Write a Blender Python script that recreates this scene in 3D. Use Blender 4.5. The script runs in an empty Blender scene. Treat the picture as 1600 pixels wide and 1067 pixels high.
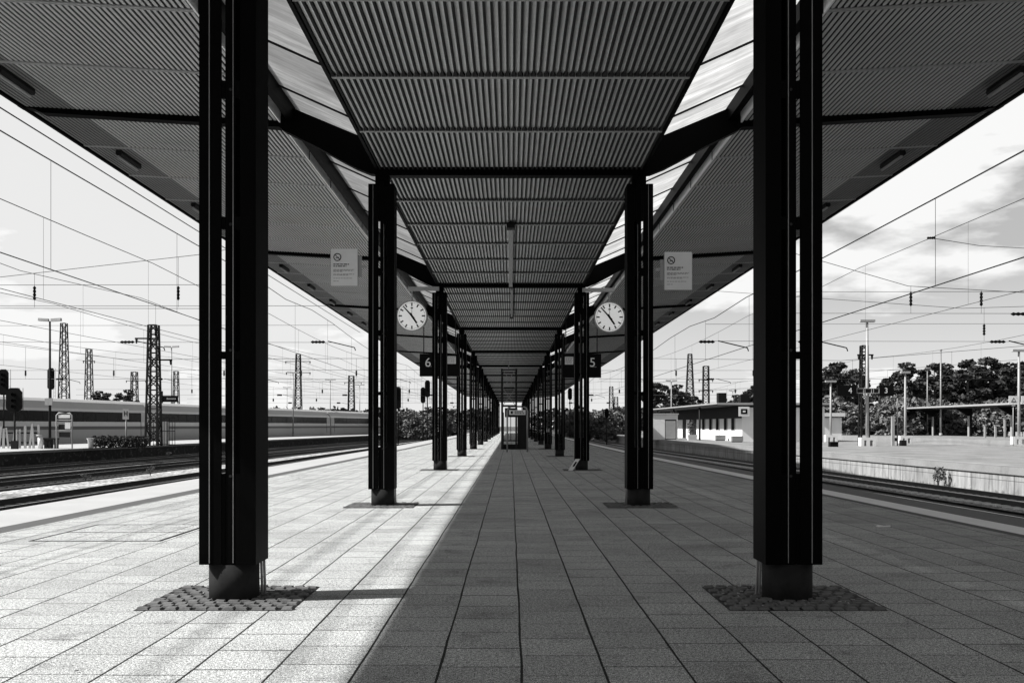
import bpy, math, random
from mathutils import Vector, Matrix
R = math.radians
rnd = random.Random(7)
S = bpy.context.scene
COL = S.collection

# ------------------------------------------------------------------ camera, sky, sun
F = 1585.0; HC = 1.4; VX = 798.0; VY = 665.0          # focal length in photo pixels, eye height, vanishing point
cam_d = bpy.data.cameras.new('camera'); cam = bpy.data.objects.new('camera', cam_d); COL.objects.link(cam)
cam_d.sensor_width = 36.0; cam_d.lens = 36.0*F/1600.0
cam_d.shift_x = (800-VX)/1600.0; cam_d.shift_y = (VY-533.5)/1600.0
cam_d.clip_start = 0.1; cam_d.clip_end = 5000
cam.location = (0, 0, HC); cam.rotation_euler = (R(90), 0, 0)
S.camera = cam
SUN_EL = R(41.8); SUN_DIR = Vector((-.984, -.178, 0)).normalized()      # towards the sun, on plan
w = bpy.data.worlds.new('World'); S.world = w; w.use_nodes = True
nt = w.node_tree; nt.nodes.clear()
def N(t, ty, **kw):
    n = t.nodes.new(ty)
    for k, v in kw.items(): setattr(n, k, v)
    return n
out = N(nt, 'ShaderNodeOutputWorld'); bg = N(nt, 'ShaderNodeBackground')
sky = N(nt, 'ShaderNodeTexSky', sky_type='NISHITA'); sky.sun_disc = False
sky.sun_elevation = SUN_EL; sky.sun_rotation = math.atan2(SUN_DIR.x, SUN_DIR.y); sky.dust_density = 3.0; sky.air_density = 1.0
bw = N(nt, 'ShaderNodeRGBToBW'); nt.links.new(sky.outputs[0], bw.inputs[0])
tc = N(nt, 'ShaderNodeTexCoord'); mp = N(nt, 'ShaderNodeMapping'); mp.inputs['Scale'].default_value = (1.0, 1.0, 3.2); mp.inputs['Location'].default_value = (2.3, 0.4, 0.2)
nt.links.new(tc.outputs['Generated'], mp.inputs[0])
cn = N(nt, 'ShaderNodeTexNoise'); cn.inputs['Scale'].default_value = 3.6; cn.inputs['Detail'].default_value = 9; cn.inputs['Roughness'].default_value = .52
nt.links.new(mp.outputs[0], cn.inputs[0])
cr = N(nt, 'ShaderNodeValToRGB'); cr.color_ramp.elements[0].position = .47; cr.color_ramp.elements[1].position = .565
nt.links.new(cn.outputs['Fac'], cr.inputs[0])
sx = N(nt, 'ShaderNodeSeparateXYZ'); nt.links.new(tc.outputs['Generated'], sx.inputs[0])
mr = N(nt, 'ShaderNodeMapRange'); mr.inputs['From Min'].default_value = -.10; mr.inputs['From Max'].default_value = .30
mr.inputs['To Min'].default_value = .82; mr.inputs['To Max'].default_value = 0.0
nt.links.new(sx.outputs['X'], mr.inputs['Value'])
mx = N(nt, 'ShaderNodeMath', operation='MAXIMUM'); nt.links.new(cr.outputs[0], mx.inputs[0]); nt.links.new(mr.outputs[0], mx.inputs[1])
mix = N(nt, 'ShaderNodeMix', data_type='RGBA')
# cloud cover fades out overhead, out of view, to cut fill light below
el = N(nt, 'ShaderNodeMapRange'); el.inputs['From Min'].default_value = .31; el.inputs['From Max'].default_value = .50
el.inputs['To Min'].default_value = 1.0; el.inputs['To Max'].default_value = .0
nt.links.new(sx.outputs['Z'], el.inputs['Value'])
hz = N(nt, 'ShaderNodeMapRange'); hz.inputs['From Min'].default_value = .02; hz.inputs['From Max'].default_value = .15
hz.inputs['To Min'].default_value = .85; hz.inputs['To Max'].default_value = .34; nt.links.new(sx.outputs['Z'], hz.inputs['Value'])
mx0 = N(nt, 'ShaderNodeMath', operation='MAXIMUM'); nt.links.new(mx.outputs[0], mx0.inputs[0]); nt.links.new(hz.outputs[0], mx0.inputs[1])
mx2 = N(nt, 'ShaderNodeMath', operation='MULTIPLY'); nt.links.new(mx0.outputs[0], mx2.inputs[0]); nt.links.new(el.outputs[0], mx2.inputs[1])
nt.links.new(mx2.outputs[0], mix.inputs['Factor'])
nt.links.new(bw.outputs[0], mix.inputs['A'])
SKYS = 0.055
mix.inputs['B'].default_value = (9.9, 9.9, 9.85, 1)
nt.links.new(mix.outputs['Result'], bg.inputs['Color']); bg.inputs['Strength'].default_value = SKYS
nt.links.new(bg.outputs[0], out.inputs[0])
sl = bpy.data.lights.new('sun', 'SUN'); sl.energy = 5.0; sl.angle = R(0.7); sl.color = (1, .995, .98)
so = bpy.data.objects.new('sun', sl); COL.objects.link(so)
tosun = Vector((SUN_DIR.x*math.cos(SUN_EL), SUN_DIR.y*math.cos(SUN_EL), math.sin(SUN_EL)))
so.rotation_euler = tosun.to_track_quat('Z', 'Y').to_euler()
so.location = (-60, -10, 60)
S.view_settings.view_transform = 'Standard'; S.view_settings.look = 'None'
S.view_settings.exposure = 0.80; S.view_settings.gamma = 1.0
try:
    S.cycles.max_bounces = 8; S.cycles.diffuse_bounces = 4; S.cycles.transparent_max_bounces = 12
except Exception: pass

# ------------------------------------------------------------------ materials
def new_mat(name):
    m = bpy.data.materials.new(name); m.use_nodes = True
    t = m.node_tree; b = t.nodes['Principled BSDF']
    return m, t, b
def math_(t, op, a, b=None, c=None):
    n = N(t, 'ShaderNodeMath', operation=op)
    for i, v in enumerate((a, b, c)):
        if v is None: continue
        if isinstance(v, (int, float)): n.inputs[i].default_value = v
        else: t.links.new(v, n.inputs[i])
    return n.outputs[0]
def noise(t, vec, scale, detail=4, rough=.55, dims='3D'):
    n = N(t, 'ShaderNodeTexNoise', noise_dimensions=dims); n.inputs['Scale'].default_value = scale
    n.inputs['Detail'].default_value = detail; n.inputs['Roughness'].default_value = rough
    t.links.new(vec, n.inputs['Vector']); return n.outputs['Fac']
def ramp(t, fac, stops):
    n = N(t, 'ShaderNodeValToRGB'); e = n.color_ramp.elements
    while len(e) < len(stops): e.new(.5)
    for i, (p, v) in enumerate(stops):
        e[i].position = p; e[i].color = (v, v, v, 1)
    t.links.new(fac, n.inputs[0]); return n.outputs[0]
def objco(t): return N(t, 'ShaderNodeTexCoord').outputs['Object']
def bump(t, b, h, strength=.3, dist=.02):
    n = N(t, 'ShaderNodeBump'); n.inputs['Strength'].default_value = strength; n.inputs['Distance'].default_value = dist
    t.links.new(h, n.inputs['Height']); t.links.new(n.outputs[0], b.inputs['Normal'])
def grey(name, v, rough=.6, metal=0, var=.25, scale=3.0, fine=40, tint=(1, 1, 1), bmp=.1, spec=.5):
    m, t, b = new_mat(name); co = objco(t)
    a = noise(t, co, scale, 5); c = noise(t, co, fine, 3)
    s = math_(t, 'ADD', math_(t, 'MULTIPLY', a, .65), math_(t, 'MULTIPLY', c, .35))
    s = math_(t, 'MULTIPLY_ADD', math_(t, 'SUBTRACT', s, .5), var*3.0, 1.0)
    s = math_(t, 'MAXIMUM', s, .15)
    n = N(t, 'ShaderNodeMix', data_type='RGBA', blend_type='MULTIPLY'); n.inputs['Factor'].default_value = 1
    n.inputs['A'].default_value = (v*tint[0], v*tint[1], v*tint[2], 1); t.links.new(s, n.inputs['B'])
    t.links.new(n.outputs['Result'], b.inputs['Base Color'])
    b.inputs['Roughness'].default_value = rough; b.inputs['Metallic'].default_value = metal
    b.inputs['Specular IOR Level'].default_value = spec
    if bmp: bump(t, b, c, bmp, .01)
    return m

def paving_mat():
    m, t, b = new_mat('concrete_slab_paving'); co = objco(t)
    sp = N(t, 'ShaderNodeSeparateXYZ'); t.links.new(co, sp.inputs[0])
    wob = noise(t, co, .7, 2)
    X = math_(t, 'ADD', sp.outputs[0], math_(t, 'MULTIPLY', math_(t, 'SUBTRACT', wob, .5), .022))
    Y = sp.outputs[1]
    u = math_(t, 'DIVIDE', math_(t, 'SUBTRACT', X, .062), .4725)
    iu = math_(t, 'FLOOR', u); fu = math_(t, 'SUBTRACT', u, iu)
    wn = N(t, 'ShaderNodeTexWhiteNoise', noise_dimensions='1D'); t.links.new(iu, wn.inputs['W'])
    v = math_(t, 'ADD', math_(t, 'DIVIDE', Y, .498), math_(t, 'MULTIPLY', wn.outputs['Value'], 1.0))
    iv = math_(t, 'FLOOR', v); fv = math_(t, 'SUBTRACT', v, iv)
    du = math_(t, 'MULTIPLY', math_(t, 'MINIMUM', fu, math_(t, 'SUBTRACT', 1.0, fu)), .4725)
    dv = math_(t, 'MULTIPLY', math_(t, 'MINIMUM', fv, math_(t, 'SUBTRACT', 1.0, fv)), .498)
    cb = N(t, 'ShaderNodeCombineXYZ'); t.links.new(iu, cb.inputs[0]); t.links.new(iv, cb.inputs[1])
    w2 = N(t, 'ShaderNodeTexWhiteNoise', noise_dimensions='2D'); t.links.new(cb.outputs[0], w2.inputs['Vector'])
    edge = noise(t, co, 28, 3)                       # joint width wanders: crumbled edges, sand in some joints
    wide = noise(t, co, 1.1, 2)
    ju = math_(t, 'LESS_THAN', du, math_(t, 'MULTIPLY', math_(t, 'ADD', edge, math_(t, 'MULTIPLY', wide, .9)), .0078))
    jv = math_(t, 'LESS_THAN', dv, math_(t, 'MULTIPLY', math_(t, 'SUBTRACT', math_(t, 'ADD', edge, math_(t, 'MULTIPLY', w2.outputs['Value'], .8)), .34), .0100))
    j = math_(t, 'MAXIMUM', ju, jv)
    fine = noise(t, co, 120, 2, .8); med = noise(t, co, 42, 5, .8); big = noise(t, co, .55, 5, .6); st = noise(t, co, 2.6, 6, .62)
    s = ramp(t, fine, [(.38, .05), (.48, .92), (.58, 1.9)])
    s = math_(t, 'MULTIPLY', s, ramp(t, med, [(.37, .4), (.5, 1.0), (.63, 1.6)]))
    s = math_(t, 'MULTIPLY', s, ramp(t, big, [(.3, .78), (.5, 1.0), (.72, 1.10)]))
    s = math_(t, 'MULTIPLY', s, ramp(t, st, [(.30, .66), (.44, 1.0), (.8, 1.05)]))
    s = math_(t, 'MULTIPLY', s, math_(t, 'MULTIPLY_ADD', w2.outputs['Value'], .22, .89))
    pock = math_(t, 'GREATER_THAN', noise(t, co, 24, 1), .735)     # small dark spots: gum, pits
    s = math_(t, 'MULTIPLY', s, math_(t, 'MULTIPLY_ADD', pock, -.6, 1.0))
    col = math_(t, 'MULTIPLY', s, .325)
    mxn = N(t, 'ShaderNodeMix', data_type='RGBA'); t.links.new(j, mxn.inputs['Factor'])
    cc = N(t, 'ShaderNodeMix', data_type='RGBA', blend_type='MULTIPLY'); cc.inputs['Factor'].default_value = 1
    cc.inputs['A'].default_value = (.988, 1.003, .993, 1); t.links.new(col, cc.inputs['B'])
    t.links.new(cc.outputs['Result'], mxn.inputs['A']); mxn.inputs['B'].default_value = (.012, .012, .011, 1)
    t.links.new(mxn.outputs['Result'], b.inputs['Base Color']); b.inputs['Roughness'].default_value = .9
    b.inputs['Specular IOR Level'].default_value = .2
    h = math_(t, 'SUBTRACT', math_(t, 'MULTIPLY', med, .25), j)
    bump(t, b, h, .35, .006)
    return m
def cobble_mat():
    m, t, b = new_mat('granite_setts'); co = objco(t)
    vo = N(t, 'ShaderNodeTexVoronoi', feature='DISTANCE_TO_EDGE'); vo.inputs['Scale'].default_value = 11; vo.inputs['Randomness'].default_value = .55
    t.links.new(co, vo.inputs['Vector'])
    v2 = N(t, 'ShaderNodeTexVoronoi'); v2.inputs['Scale'].default_value = 11; v2.inputs['Randomness'].default_value = .55; t.links.new(co, v2.inputs['Vector'])
    s = ramp(t, vo.outputs['Distance'], [(.03, .008), (.12, .07), (.3, .12)])
    bwn = N(t, 'ShaderNodeRGBToBW'); t.links.new(v2.outputs['Color'], bwn.inputs[0])
    s = math_(t, 'MULTIPLY', s, math_(t, 'MULTIPLY_ADD', bwn.outputs[0], .9, .45))
    s = math_(t, 'MULTIPLY', s, ramp(t, noise(t, co, 90, 3), [(.3, .6), (.7, 1.35)]))
    t.links.new(s, b.inputs['Base Color']); b.inputs['Roughness'].default_value = .85
    bump(t, b, vo.outputs['Distance'], .8, .03)
    return m
def ballast_mat(name, lo, hi, scale=14):
    m, t, b = new_mat(name); co = objco(t)
    vo = N(t, 'ShaderNodeTexVoronoi'); vo.inputs['Scale'].default_value = scale; t.links.new(co, vo.inputs['Vector'])
    bwn = N(t, 'ShaderNodeRGBToBW'); t.links.new(vo.outputs['Color'], bwn.inputs[0])
    s = math_(t, 'MULTIPLY_ADD', bwn.outputs[0], (hi-lo), lo)
    s = math_(t, 'MULTIPLY', s, ramp(t, vo.outputs['Distance'], [(.0, 1.2), (.5, .7), (.9, .2)]))
    s = math_(t, 'MULTIPLY', s, ramp(t, noise(t, co, .8, 5), [(.3, .5), (.6, 1.25)]))
    t.links.new(s, b.inputs['Base Color']); b.inputs['Roughness'].default_value = .95
    bump(t, b, vo.outputs['Distance'], .8, .05)
    return m
def wall_mat():
    m, t, b = new_mat('weathered_concrete_wall'); co = objco(t)
    sp = N(t, 'ShaderNodeSeparateXYZ'); t.links.new(co, sp.inputs[0])
    f = math_(t, 'FRACT', math_(t, 'DIVIDE', sp.outputs[1], 1.6)); j = math_(t, 'LESS_THAN', f, .03)
    mpn = N(t, 'ShaderNodeMapping'); mpn.inputs['Scale'].default_value = (1, 3.0, .45); t.links.new(co, mpn.inputs[0])
    s = ramp(t, noise(t, mpn.outputs[0], 1.5, 8, .65), [(.28, .10), (.45, .22), (.7, .34)])
    s = math_(t, 'MULTIPLY', s, math_(t, 'MULTIPLY_ADD', j, -.6, 1))
    cz = math_(t, 'LESS_THAN', math_(t, 'ABSOLUTE', math_(t, 'ADD', sp.outputs[2], .62)), .014)
    s = math_(t, 'MULTIPLY', s, math_(t, 'MULTIPLY_ADD', cz, -.6, 1))
    dirt = ramp(t, math_(t, 'ADD', math_(t, 'MULTIPLY', noise(t, co, 4, 4), .5), math_(t, 'MULTIPLY', math_(t, 'ADD', sp.outputs[2], 1.3), .5)), [(.26, .30), (.38, 1.0), (.9, 1.0)])
    s = math_(t, 'MULTIPLY', s, dirt)
    wn = N(t, 'ShaderNodeTexWhiteNoise', noise_dimensions='1D'); t.links.new(math_(t, 'FLOOR', math_(t, 'DIVIDE', sp.outputs[1], 1.6)), wn.inputs['W'])
    s = math_(t, 'MULTIPLY', s, math_(t, 'MULTIPLY_ADD', wn.outputs['Value'], .3, .85))
    t.links.new(s, b.inputs['Base Color']); b.inputs['Roughness'].default_value = .9
    return m
def darkwall_mat():
    m, t, b = new_mat('sooty_brick_platform_face'); co = objco(t)
    mpn = N(t, 'ShaderNodeMapping'); mpn.inputs['Scale'].default_value = (1, 1.2, 2.2); t.links.new(co, mpn.inputs[0])
    s = ramp(t, noise(t, mpn.outputs[0], 2.2, 8, .7), [(.35, .006), (.56, .02), (.68, .16)])
    t.links.new(s, b.inputs['Base Color']); b.inputs['Roughness'].default_value = .9
    return m
def glass_mat():
    # wired, dirty roof glazing: scatters most light, streaked along the slope, a little clear
    m, t, b = new_mat('dirty_wired_roof_glass'); t.nodes.remove(b)
    o = t.nodes['Material Output']; co = objco(t)
    mpn = N(t, 'ShaderNodeMapping'); mpn.inputs['Scale'].default_value = (.45, 3.4, .45); t.links.new(co, mpn.inputs[0])
    st = noise(t, mpn.outputs[0], 1.3, 9, .7)
    big = noise(t, co, .9, 5, .6)
    d = ramp(t, math_(t, 'ADD', math_(t, 'MULTIPLY', st, .6), math_(t, 'MULTIPLY', big, .4)), [(.34, .16), (.5, .27), (.64, .44)])
    tr = N(t, 'ShaderNodeBsdfTranslucent'); t.links.new(d, tr.inputs[0])
    tp = N(t, 'ShaderNodeBsdfTransparent'); tp.inputs[0].default_value = (.8, .8, .8, 1)
    gl = N(t, 'ShaderNodeBsdfGlossy'); gl.inputs[0].default_value = (.7, .7, .7, 1); gl.inputs['Roughness'].default_value = .15
    m1 = N(t, 'ShaderNodeMixShader')
    m1.inputs[0].default_value = .05
    t.links.new(tr.outputs[0], m1.inputs[1]); t.links.new(tp.outputs[0], m1.inputs[2])
    m2 = N(t, 'ShaderNodeMixShader'); m2.inputs[0].default_value = .06; t.links.new(m1.outputs[0], m2.inputs[1]); t.links.new(gl.outputs[0], m2.inputs[2])
    t.links.new(m2.outputs[0], o.inputs[0])
    return m
def clear_glass():
    m, t, b = new_mat('window_glass'); b.inputs['Base Color'].default_value = (.02, .02, .02, 1); b.inputs['Roughness'].default_value = .05
    b.inputs['Specular IOR Level'].default_value = .15; b.inputs['Base Color'].default_value = (.006, .006, .006, 1)
    return m
def seethrough_glass():
    m, t, b = new_mat('clear_pane'); t.nodes.remove(b); o = t.nodes['Material Output']
    tp = N(t, 'ShaderNodeBsdfTransparent'); tp.inputs[0].default_value = (.85, .85, .85, 1)
    gl = N(t, 'ShaderNodeBsdfGlossy'); gl.inputs['Roughness'].default_value = .05
    m2 = N(t, 'ShaderNodeMixShader'); m2.inputs[0].default_value = .08; t.links.new(tp.outputs[0], m2.inputs[1]); t.links.new(gl.outputs[0], m2.inputs[2])
    t.links.new(m2.outputs[0], o.inputs[0]); return m
def leaf_mat(name, v):
    m, t, b = new_mat(name); co = objco(t)
    s = ramp(t, noise(t, co, .9, 3), [(.3, v*.5), (.5, v), (.72, v*2.2)])
    t.links.new(s, b.inputs['Base Color']); b.inputs['Roughness'].default_value = .7; b.inputs['Specular IOR Level'].default_value = .25
    return m

M = {}
M['paving'] = paving_mat(); M['cobble'] = cobble_mat(); M['sett'] = grey('granite_sett_stone', .10, .85, 0, .9, 7, 70, bmp=.3)
M['steel'] = grey('black_painted_steel', .0016, .55, 0, .5, 1.5, 30, bmp=.05, spec=.03)
M['steel2'] = grey('worn_dark_steel', .008, .5, 0, .5, 2.2, 60, bmp=.08, spec=.3)
M['steel_edge'] = grey('edge_highlight_strip', .20, .35, .3, .4, 2.0, 40)  # pale strips paint in the highlight along the column edges
M['tube'] = grey('grey_painted_column_foot', .017, .8, 0, .6, 5.0, 30, spec=.12)
M['rib'] = grey('light_ceiling_sheet', .82, .5, 0, .22, .5, 12, bmp=.02)
M['groove'] = grey('groove_shade_black', .004, .9, 0, .2, bmp=0)  # near-black painted in for the shade deep between ceiling ribs
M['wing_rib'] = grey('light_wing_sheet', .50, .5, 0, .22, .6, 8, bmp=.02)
M['seam'] = grey('ceiling_seam_strip', .42, .5, 0, .2)
M['fascia'] = grey('pale_fascia_board', .85, .6, 0, .15, 1.2)
M['roof_top'] = grey('roof_membrane', .18, .9)
M['glass_roof'] = glass_mat(); M['glass'] = clear_glass(); M['pane'] = seethrough_glass()
M['white'] = grey('white_paint', .64, .5, 0, .10, 2)
M['offwhite'] = grey('offwhite_plaster', .72, .8, 0, .12, .8)
M['midgrey'] = grey('mid_grey_paint', .30, .5, 0, .15)
M['lightgrey'] = grey('light_grey_paint', .28, .5, 0, .15)
M['galv'] = grey('galvanised_pole', .20, .45, .2, .25, 1.5)
M['dark'] = grey('dark_grey_paint', .012, .6, 0, .3, spec=.12)
M['black'] = grey('black_paint', .003, .5, 0, .2, bmp=0, spec=.08)
M['sign_face'] = grey('grey_notice_board', .62, .45, 0, .10, 3)
M['clock_face'] = grey('clock_dial', .72, .3, 0, .06, 2, bmp=0)      # station clocks are lit from inside
_b = M['clock_face'].node_tree.nodes['Principled BSDF']; _b.inputs['Emission Color'].default_value = (1, 1, .98, 1); _b.inputs['Emission Strength'].default_value = .17
M['band_dark'] = grey('dark_guide_strip', .065, .85, 0, .25, 1.2, 60)
M['band_white'] = grey('white_guide_strip', .88, .8, 0, .10, 1.5, 50)
M['edge_slab'] = grey('pale_edge_slab', .37, .85, 0, .16, .9, 60)
M['edge_slab_dark'] = grey('grey_edge_slab', .14, .9, 0, .2, .9, 60)
M['asphalt'] = grey('pale_worn_asphalt', .185, .95, 0, .8, .5, 6)
M['asphalt2'] = grey('worn_concrete_edge', .24, .95, 0, .5, .9, 25)
M['coping'] = grey('grey_coping_stone', .20, .9, 0, .35, .7, 15)
M['wall'] = wall_mat(); M['darkwall'] = darkwall_mat()
M['ballast_dark'] = ballast_mat('dark_rusty_ballast', .006, .035, 9)
M['ballast_light'] = ballast_mat('pale_ballast', .10, .80, 6)
M['ballast_mid'] = ballast_mat('grey_ballast', .10, .50, 9)
M['ground'] = ballast_mat('cinder_ground', .03, .12, 3)
M['rail'] = grey('rusty_rail', .035, .6, 0, .3); M['railtop'] = grey('polished_railhead', .45, .25, .8, .2)
M['sleeper'] = grey('concrete_sleeper', .62, .9, 0, .3); M['sleeper_dark'] = grey('tarred_sleeper', .02, .9)
M['train_light'] = grey('train_pale_body', .62, .3, 0, .05, .3, 5, bmp=0)
M['train_roof'] = grey('train_roof_grey', .46, .5, 0, .12, .3, 5, bmp=0)
M['train_stripe'] = grey('train_dark_stripe', .07, .4, 0, .1, bmp=0)
M['train_lower'] = grey('train_lower_skirt', .42, .45, 0, .12, .4, 5, bmp=0)
M['train_glass'] = grey('tinted_train_glazing', .012, .25, 0, .9, .25, 1.1, bmp=0, spec=.12)
M['wing_shaded'] = grey('shade_painted_wing_sheet', .20, .6, 0, .3, .6, 8, bmp=.02)  # darker copy of the wing sheet: shade towards the outer edge, painted in
M['wire'] = grey('overhead_wire_metal', .02, .5, 0, .1, bmp=0)
M['leaf'] = leaf_mat('dark_conifer_foliage', .030); M['leaf2'] = leaf_mat('bush_foliage', .10); M['leaf3'] = leaf_mat('small_hedge_foliage', .035)
M['bark'] = grey('tree_bark', .05, .9)
M['lamp_body'] = grey('luminaire_housing', .75, .4, 0, .05, bmp=0)

# ------------------------------------------------------------------ mesh helpers
class MB:
    def __init__(s): s.v = []; s.f = []; s.sm = set(); s.mi = {}
    def add(s, o, k):     # another mesh as surface pattern in material slot k
        n, q = len(s.v), len(s.f); s.v += o.v
        for i, f in enumerate(o.f): s.f.append(tuple(j+n for j in f)); s.mi[q+i] = k
        return s
    def quad(s, a, b, c, d):
        i = len(s.v); s.v += [a, b, c, d]; s.f.append((i, i+1, i+2, i+3)); return s
    def poly(s, pts):
        i = len(s.v); s.v += list(pts); s.f.append(tuple(range(i, i+len(pts)))); return s
    def hexa(s, p):      # 8 points: bottom 4 ccw, top 4 ccw
        i = len(s.v); s.v += [tuple(q) for q in p]
        for f in ((3, 2, 1, 0), (4, 5, 6, 7), (0, 1, 5, 4), (1, 2, 6, 5), (2, 3, 7, 6), (3, 0, 4, 7)): s.f.append(tuple(i+k for k in f))
        return s
    def box(s, x0, x1, y0, y1, z0, z1):
        if x0 > x1: x0, x1 = x1, x0
        return s.hexa([(x0, y0, z0), (x1, y0, z0), (x1, y1, z0), (x0, y1, z0), (x0, y0, z1), (x1, y0, z1), (x1, y1, z1), (x0, y1, z1)])
    def bar(s, a, b, w, h=None):      # rectangular bar between two points
        h = h or w; a = Vector(a); b = Vector(b); d = (b-a).normalized()
        up = Vector((0, 0, 1)) if abs(d.z) < .95 else Vector((1, 0, 0))
        x = d.cross(up).normalized()*w/2; y = x.cross(d).normalized()*h/2
        return s.hexa([a-x-y, a+x-y, a+x+y, a-x+y, b-x-y, b+x-y, b+x+y, b-x+y])
    def tube(s, pts, r, n=8, cap=True):
        pts = [Vector(p) for p in pts]; rr = r if isinstance(r, (list, tuple)) else [r]*len(pts)
        base = len(s.v)
        d = (pts[1]-pts[0]).normalized(); up = Vector((0, 0, 1)) if abs(d.z) < .95 else Vector((1, 0, 0))
        for i, p in enumerate(pts):
            d = (pts[min(i+1, len(pts)-1)]-pts[max(i-1, 0)]).normalized()
            x = d.cross(up).normalized(); y = x.cross(d).normalized()
            for k in range(n):
                a = 2*math.pi*k/n; s.v.append(tuple(p+(x*math.cos(a)+y*math.sin(a))*rr[i]))
        for i in range(len(pts)-1):
            for k in range(n):
                k2 = (k+1) % n; s.sm.add(len(s.f))
                s.f.append((base+i*n+k, base+i*n+k2, base+(i+1)*n+k2, base+(i+1)*n+k))
        if cap:
            s.f.append(tuple(base+k for k in range(n))[::-1]); e = base+(len(pts)-1)*n; s.f.append(tuple(e+k for k in range(n)))
        return s
    def prism(s, prof, axis, a, b):   # profile in the plane normal to axis ('y': profile is (x,z); 'x': (y,z); 'z': (x,y))
        n = len(prof); i = len(s.v)
        for t in (a, b):
            for (p, q) in prof: s.v.append({'y': (p, t, q), 'x': (t, p, q), 'z': (p, q, t)}[axis])
        for k in range(n):
            k2 = (k+1) % n; s.f.append((i+k, i+k2, i+n+k2, i+n+k))
        s.f.append(tuple(i+k for k in range(n))[::-1]); s.f.append(tuple(i+n+k for k in range(n)))
        return s
    def build(s, name, mat, parent=None, **props):
        me = bpy.data.meshes.new(name); me.from_pydata(s.v, [], s.f); me.update()
        if s.sm:
            for p in me.polygons:
                if p.index in s.sm: p.use_smooth = True
        for mt_ in (mat if isinstance(mat, (list, tuple)) else [mat]): me.materials.append(mt_)
        if s.mi:
            for p in me.polygons: p.material_index = s.mi.get(p.index, 0)
        o = bpy.data.objects.new(name, me); COL.objects.link(o)
        if parent: o.parent = parent
        for k, v in props.items(): o[k] = v
        return o
def thing(name, label, cat, loc=(0, 0, 0), rz=0, group=None):
    o = bpy.data.objects.new(name, None); COL.objects.link(o); o.empty_display_size = .2
    o.location = loc; o.rotation_euler = (0, 0, rz); o['label'] = label; o['category'] = cat
    if group: o['group'] = group
    return o
def tag(o, label, cat, group=None):
    o['label'] = label; o['category'] = cat
    if group: o['group'] = group
    return o
def kids(o): return [c for c in bpy.data.objects if c.parent == o]
def copy_tree(o, parent=None):
    c = o.copy(); COL.objects.link(c); c.parent = parent
    for ch in kids(o): copy_tree(ch, c)
    return c
def dup(o, loc, label, rz=None, scale=None):
    c = copy_tree(o); c.location = loc; c['label'] = label
    if rz is not None: c.rotation_euler = (0, 0, rz)
    if scale: c.scale = scale
    return c
def text(txt, size, loc, mat, parent, rot=(R(90), 0, 0), name='lettering', depth=.004, bold=0.0):
    cu = bpy.data.curves.new('lettering', 'FONT'); cu.body = txt; cu.size = size; cu.align_x = 'CENTER'; cu.align_y = 'CENTER'; cu.extrude = depth; cu.offset = bold
    to = bpy.data.objects.new('lettering', cu); COL.objects.link(to)
    bpy.context.view_layer.update()
    me = bpy.data.meshes.new_from_object(to.evaluated_get(bpy.context.evaluated_depsgraph_get()))
    bpy.data.objects.remove(to); me.materials.clear(); me.materials.append(mat)
    o = bpy.data.objects.new(name, me); COL.objects.link(o); o.location = loc; o.rotation_euler = rot
    o.parent = parent
    return o
def W(px, py, D): return Vector(((px-VX)*D/F, D, HC+(VY-py)*D/F))
def GX(px, D): return (px-VX)*D/F
def GZ(py, D): return HC+(VY-py)*D/F

# ------------------------------------------------------------------ ground and platforms (setting)
def Ledge(y): return -8.58+.0105*min(y, 62)
def Redge(y): return 8.02-.0205*min(max(y, 0), 46)
def OL(y): return -31.0+.07*y if y < 250 else -13.5          # edge of the platform across the tracks, left
def OR(y): return 19.55-.036*min(y, 113)                       # right
YS = [-40, -12, 0, 10, 20, 30, 46, 62, 80, 120, 180, 260]
def strip(fl, fr, z, ys=YS):
    m = MB(); n = len(ys)
    for y in ys: m.v += [(fl(y), y, z), (fr(y), y, z)]
    for i in range(n-1): m.f.append((2*i, 2*i+1, 2*i+3, 2*i+2))
    return m
def wall(fx, z0, z1, t, ys=YS):
    m = MB()
    for i in range(len(ys)-1):
        a, b = ys[i], ys[i+1]
        m.hexa([(fx(a), a, z0), (fx(a)+t, a, z0), (fx(b)+t, b, z0), (fx(b), b, z0), (fx(a), a, z1), (fx(a)+t, a, z1), (fx(b)+t, b, z1), (fx(b), b, z1)])
    return m
ST = dict(kind='structure')
g = MB(); g.quad((-900, -60, -1.0), (-2, -60, -1.0), (-2, 2500, -1.0), (-900, 2500, -1.0)); g.quad((-2, -60, -1.0), (2, -60, -1.26), (2, 2500, -1.26), (-2, 2500, -1.0)); g.quad((2, -60, -1.26), (900, -60, -1.26), (900, 2500, -1.26), (2, 2500, -1.26)); g.build('ground', M['ground'], **ST)
# our platform
pv = strip(lambda y: Ledge(y)+1.80, lambda y: Redge(y)-1.34, 0.0)
platform = pv.build('platform_paving', M['paving'], **ST)
core = strip(lambda y: Ledge(y)+.12, lambda y: Redge(y)-.12, -.012); core.build('platform_base', M['edge_slab_dark'], **ST)
strip(lambda y: Ledge(y), lambda y: Ledge(y)+1.392, 0.0).build('platform_edge_slabs', M['edge_slab'], **ST)
strip(lambda y: Ledge(y)+1.395, lambda y: Ledge(y)+1.797, 0.0).build('guide_strip', M['band_dark'], **ST)
strip(lambda y: Redge(y)-.68, lambda y: Redge(y), 0.0).build('platform_edge_slabs', M['edge_slab_dark'], **ST)
strip(lambda y: Redge(y)-1.175, lambda y: Redge(y)-.683, 0.002).build('guide_strip', M['band_white'], **ST)
strip(lambda y: Redge(y)-1.337, lambda y: Redge(y)-1.178, 0.0).build('guide_strip', M['band_dark'], **ST)
wall(lambda y: Ledge(y)+.06, -1.0, -.014, .2).build('platform_face', M['darkwall'], **ST)
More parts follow.
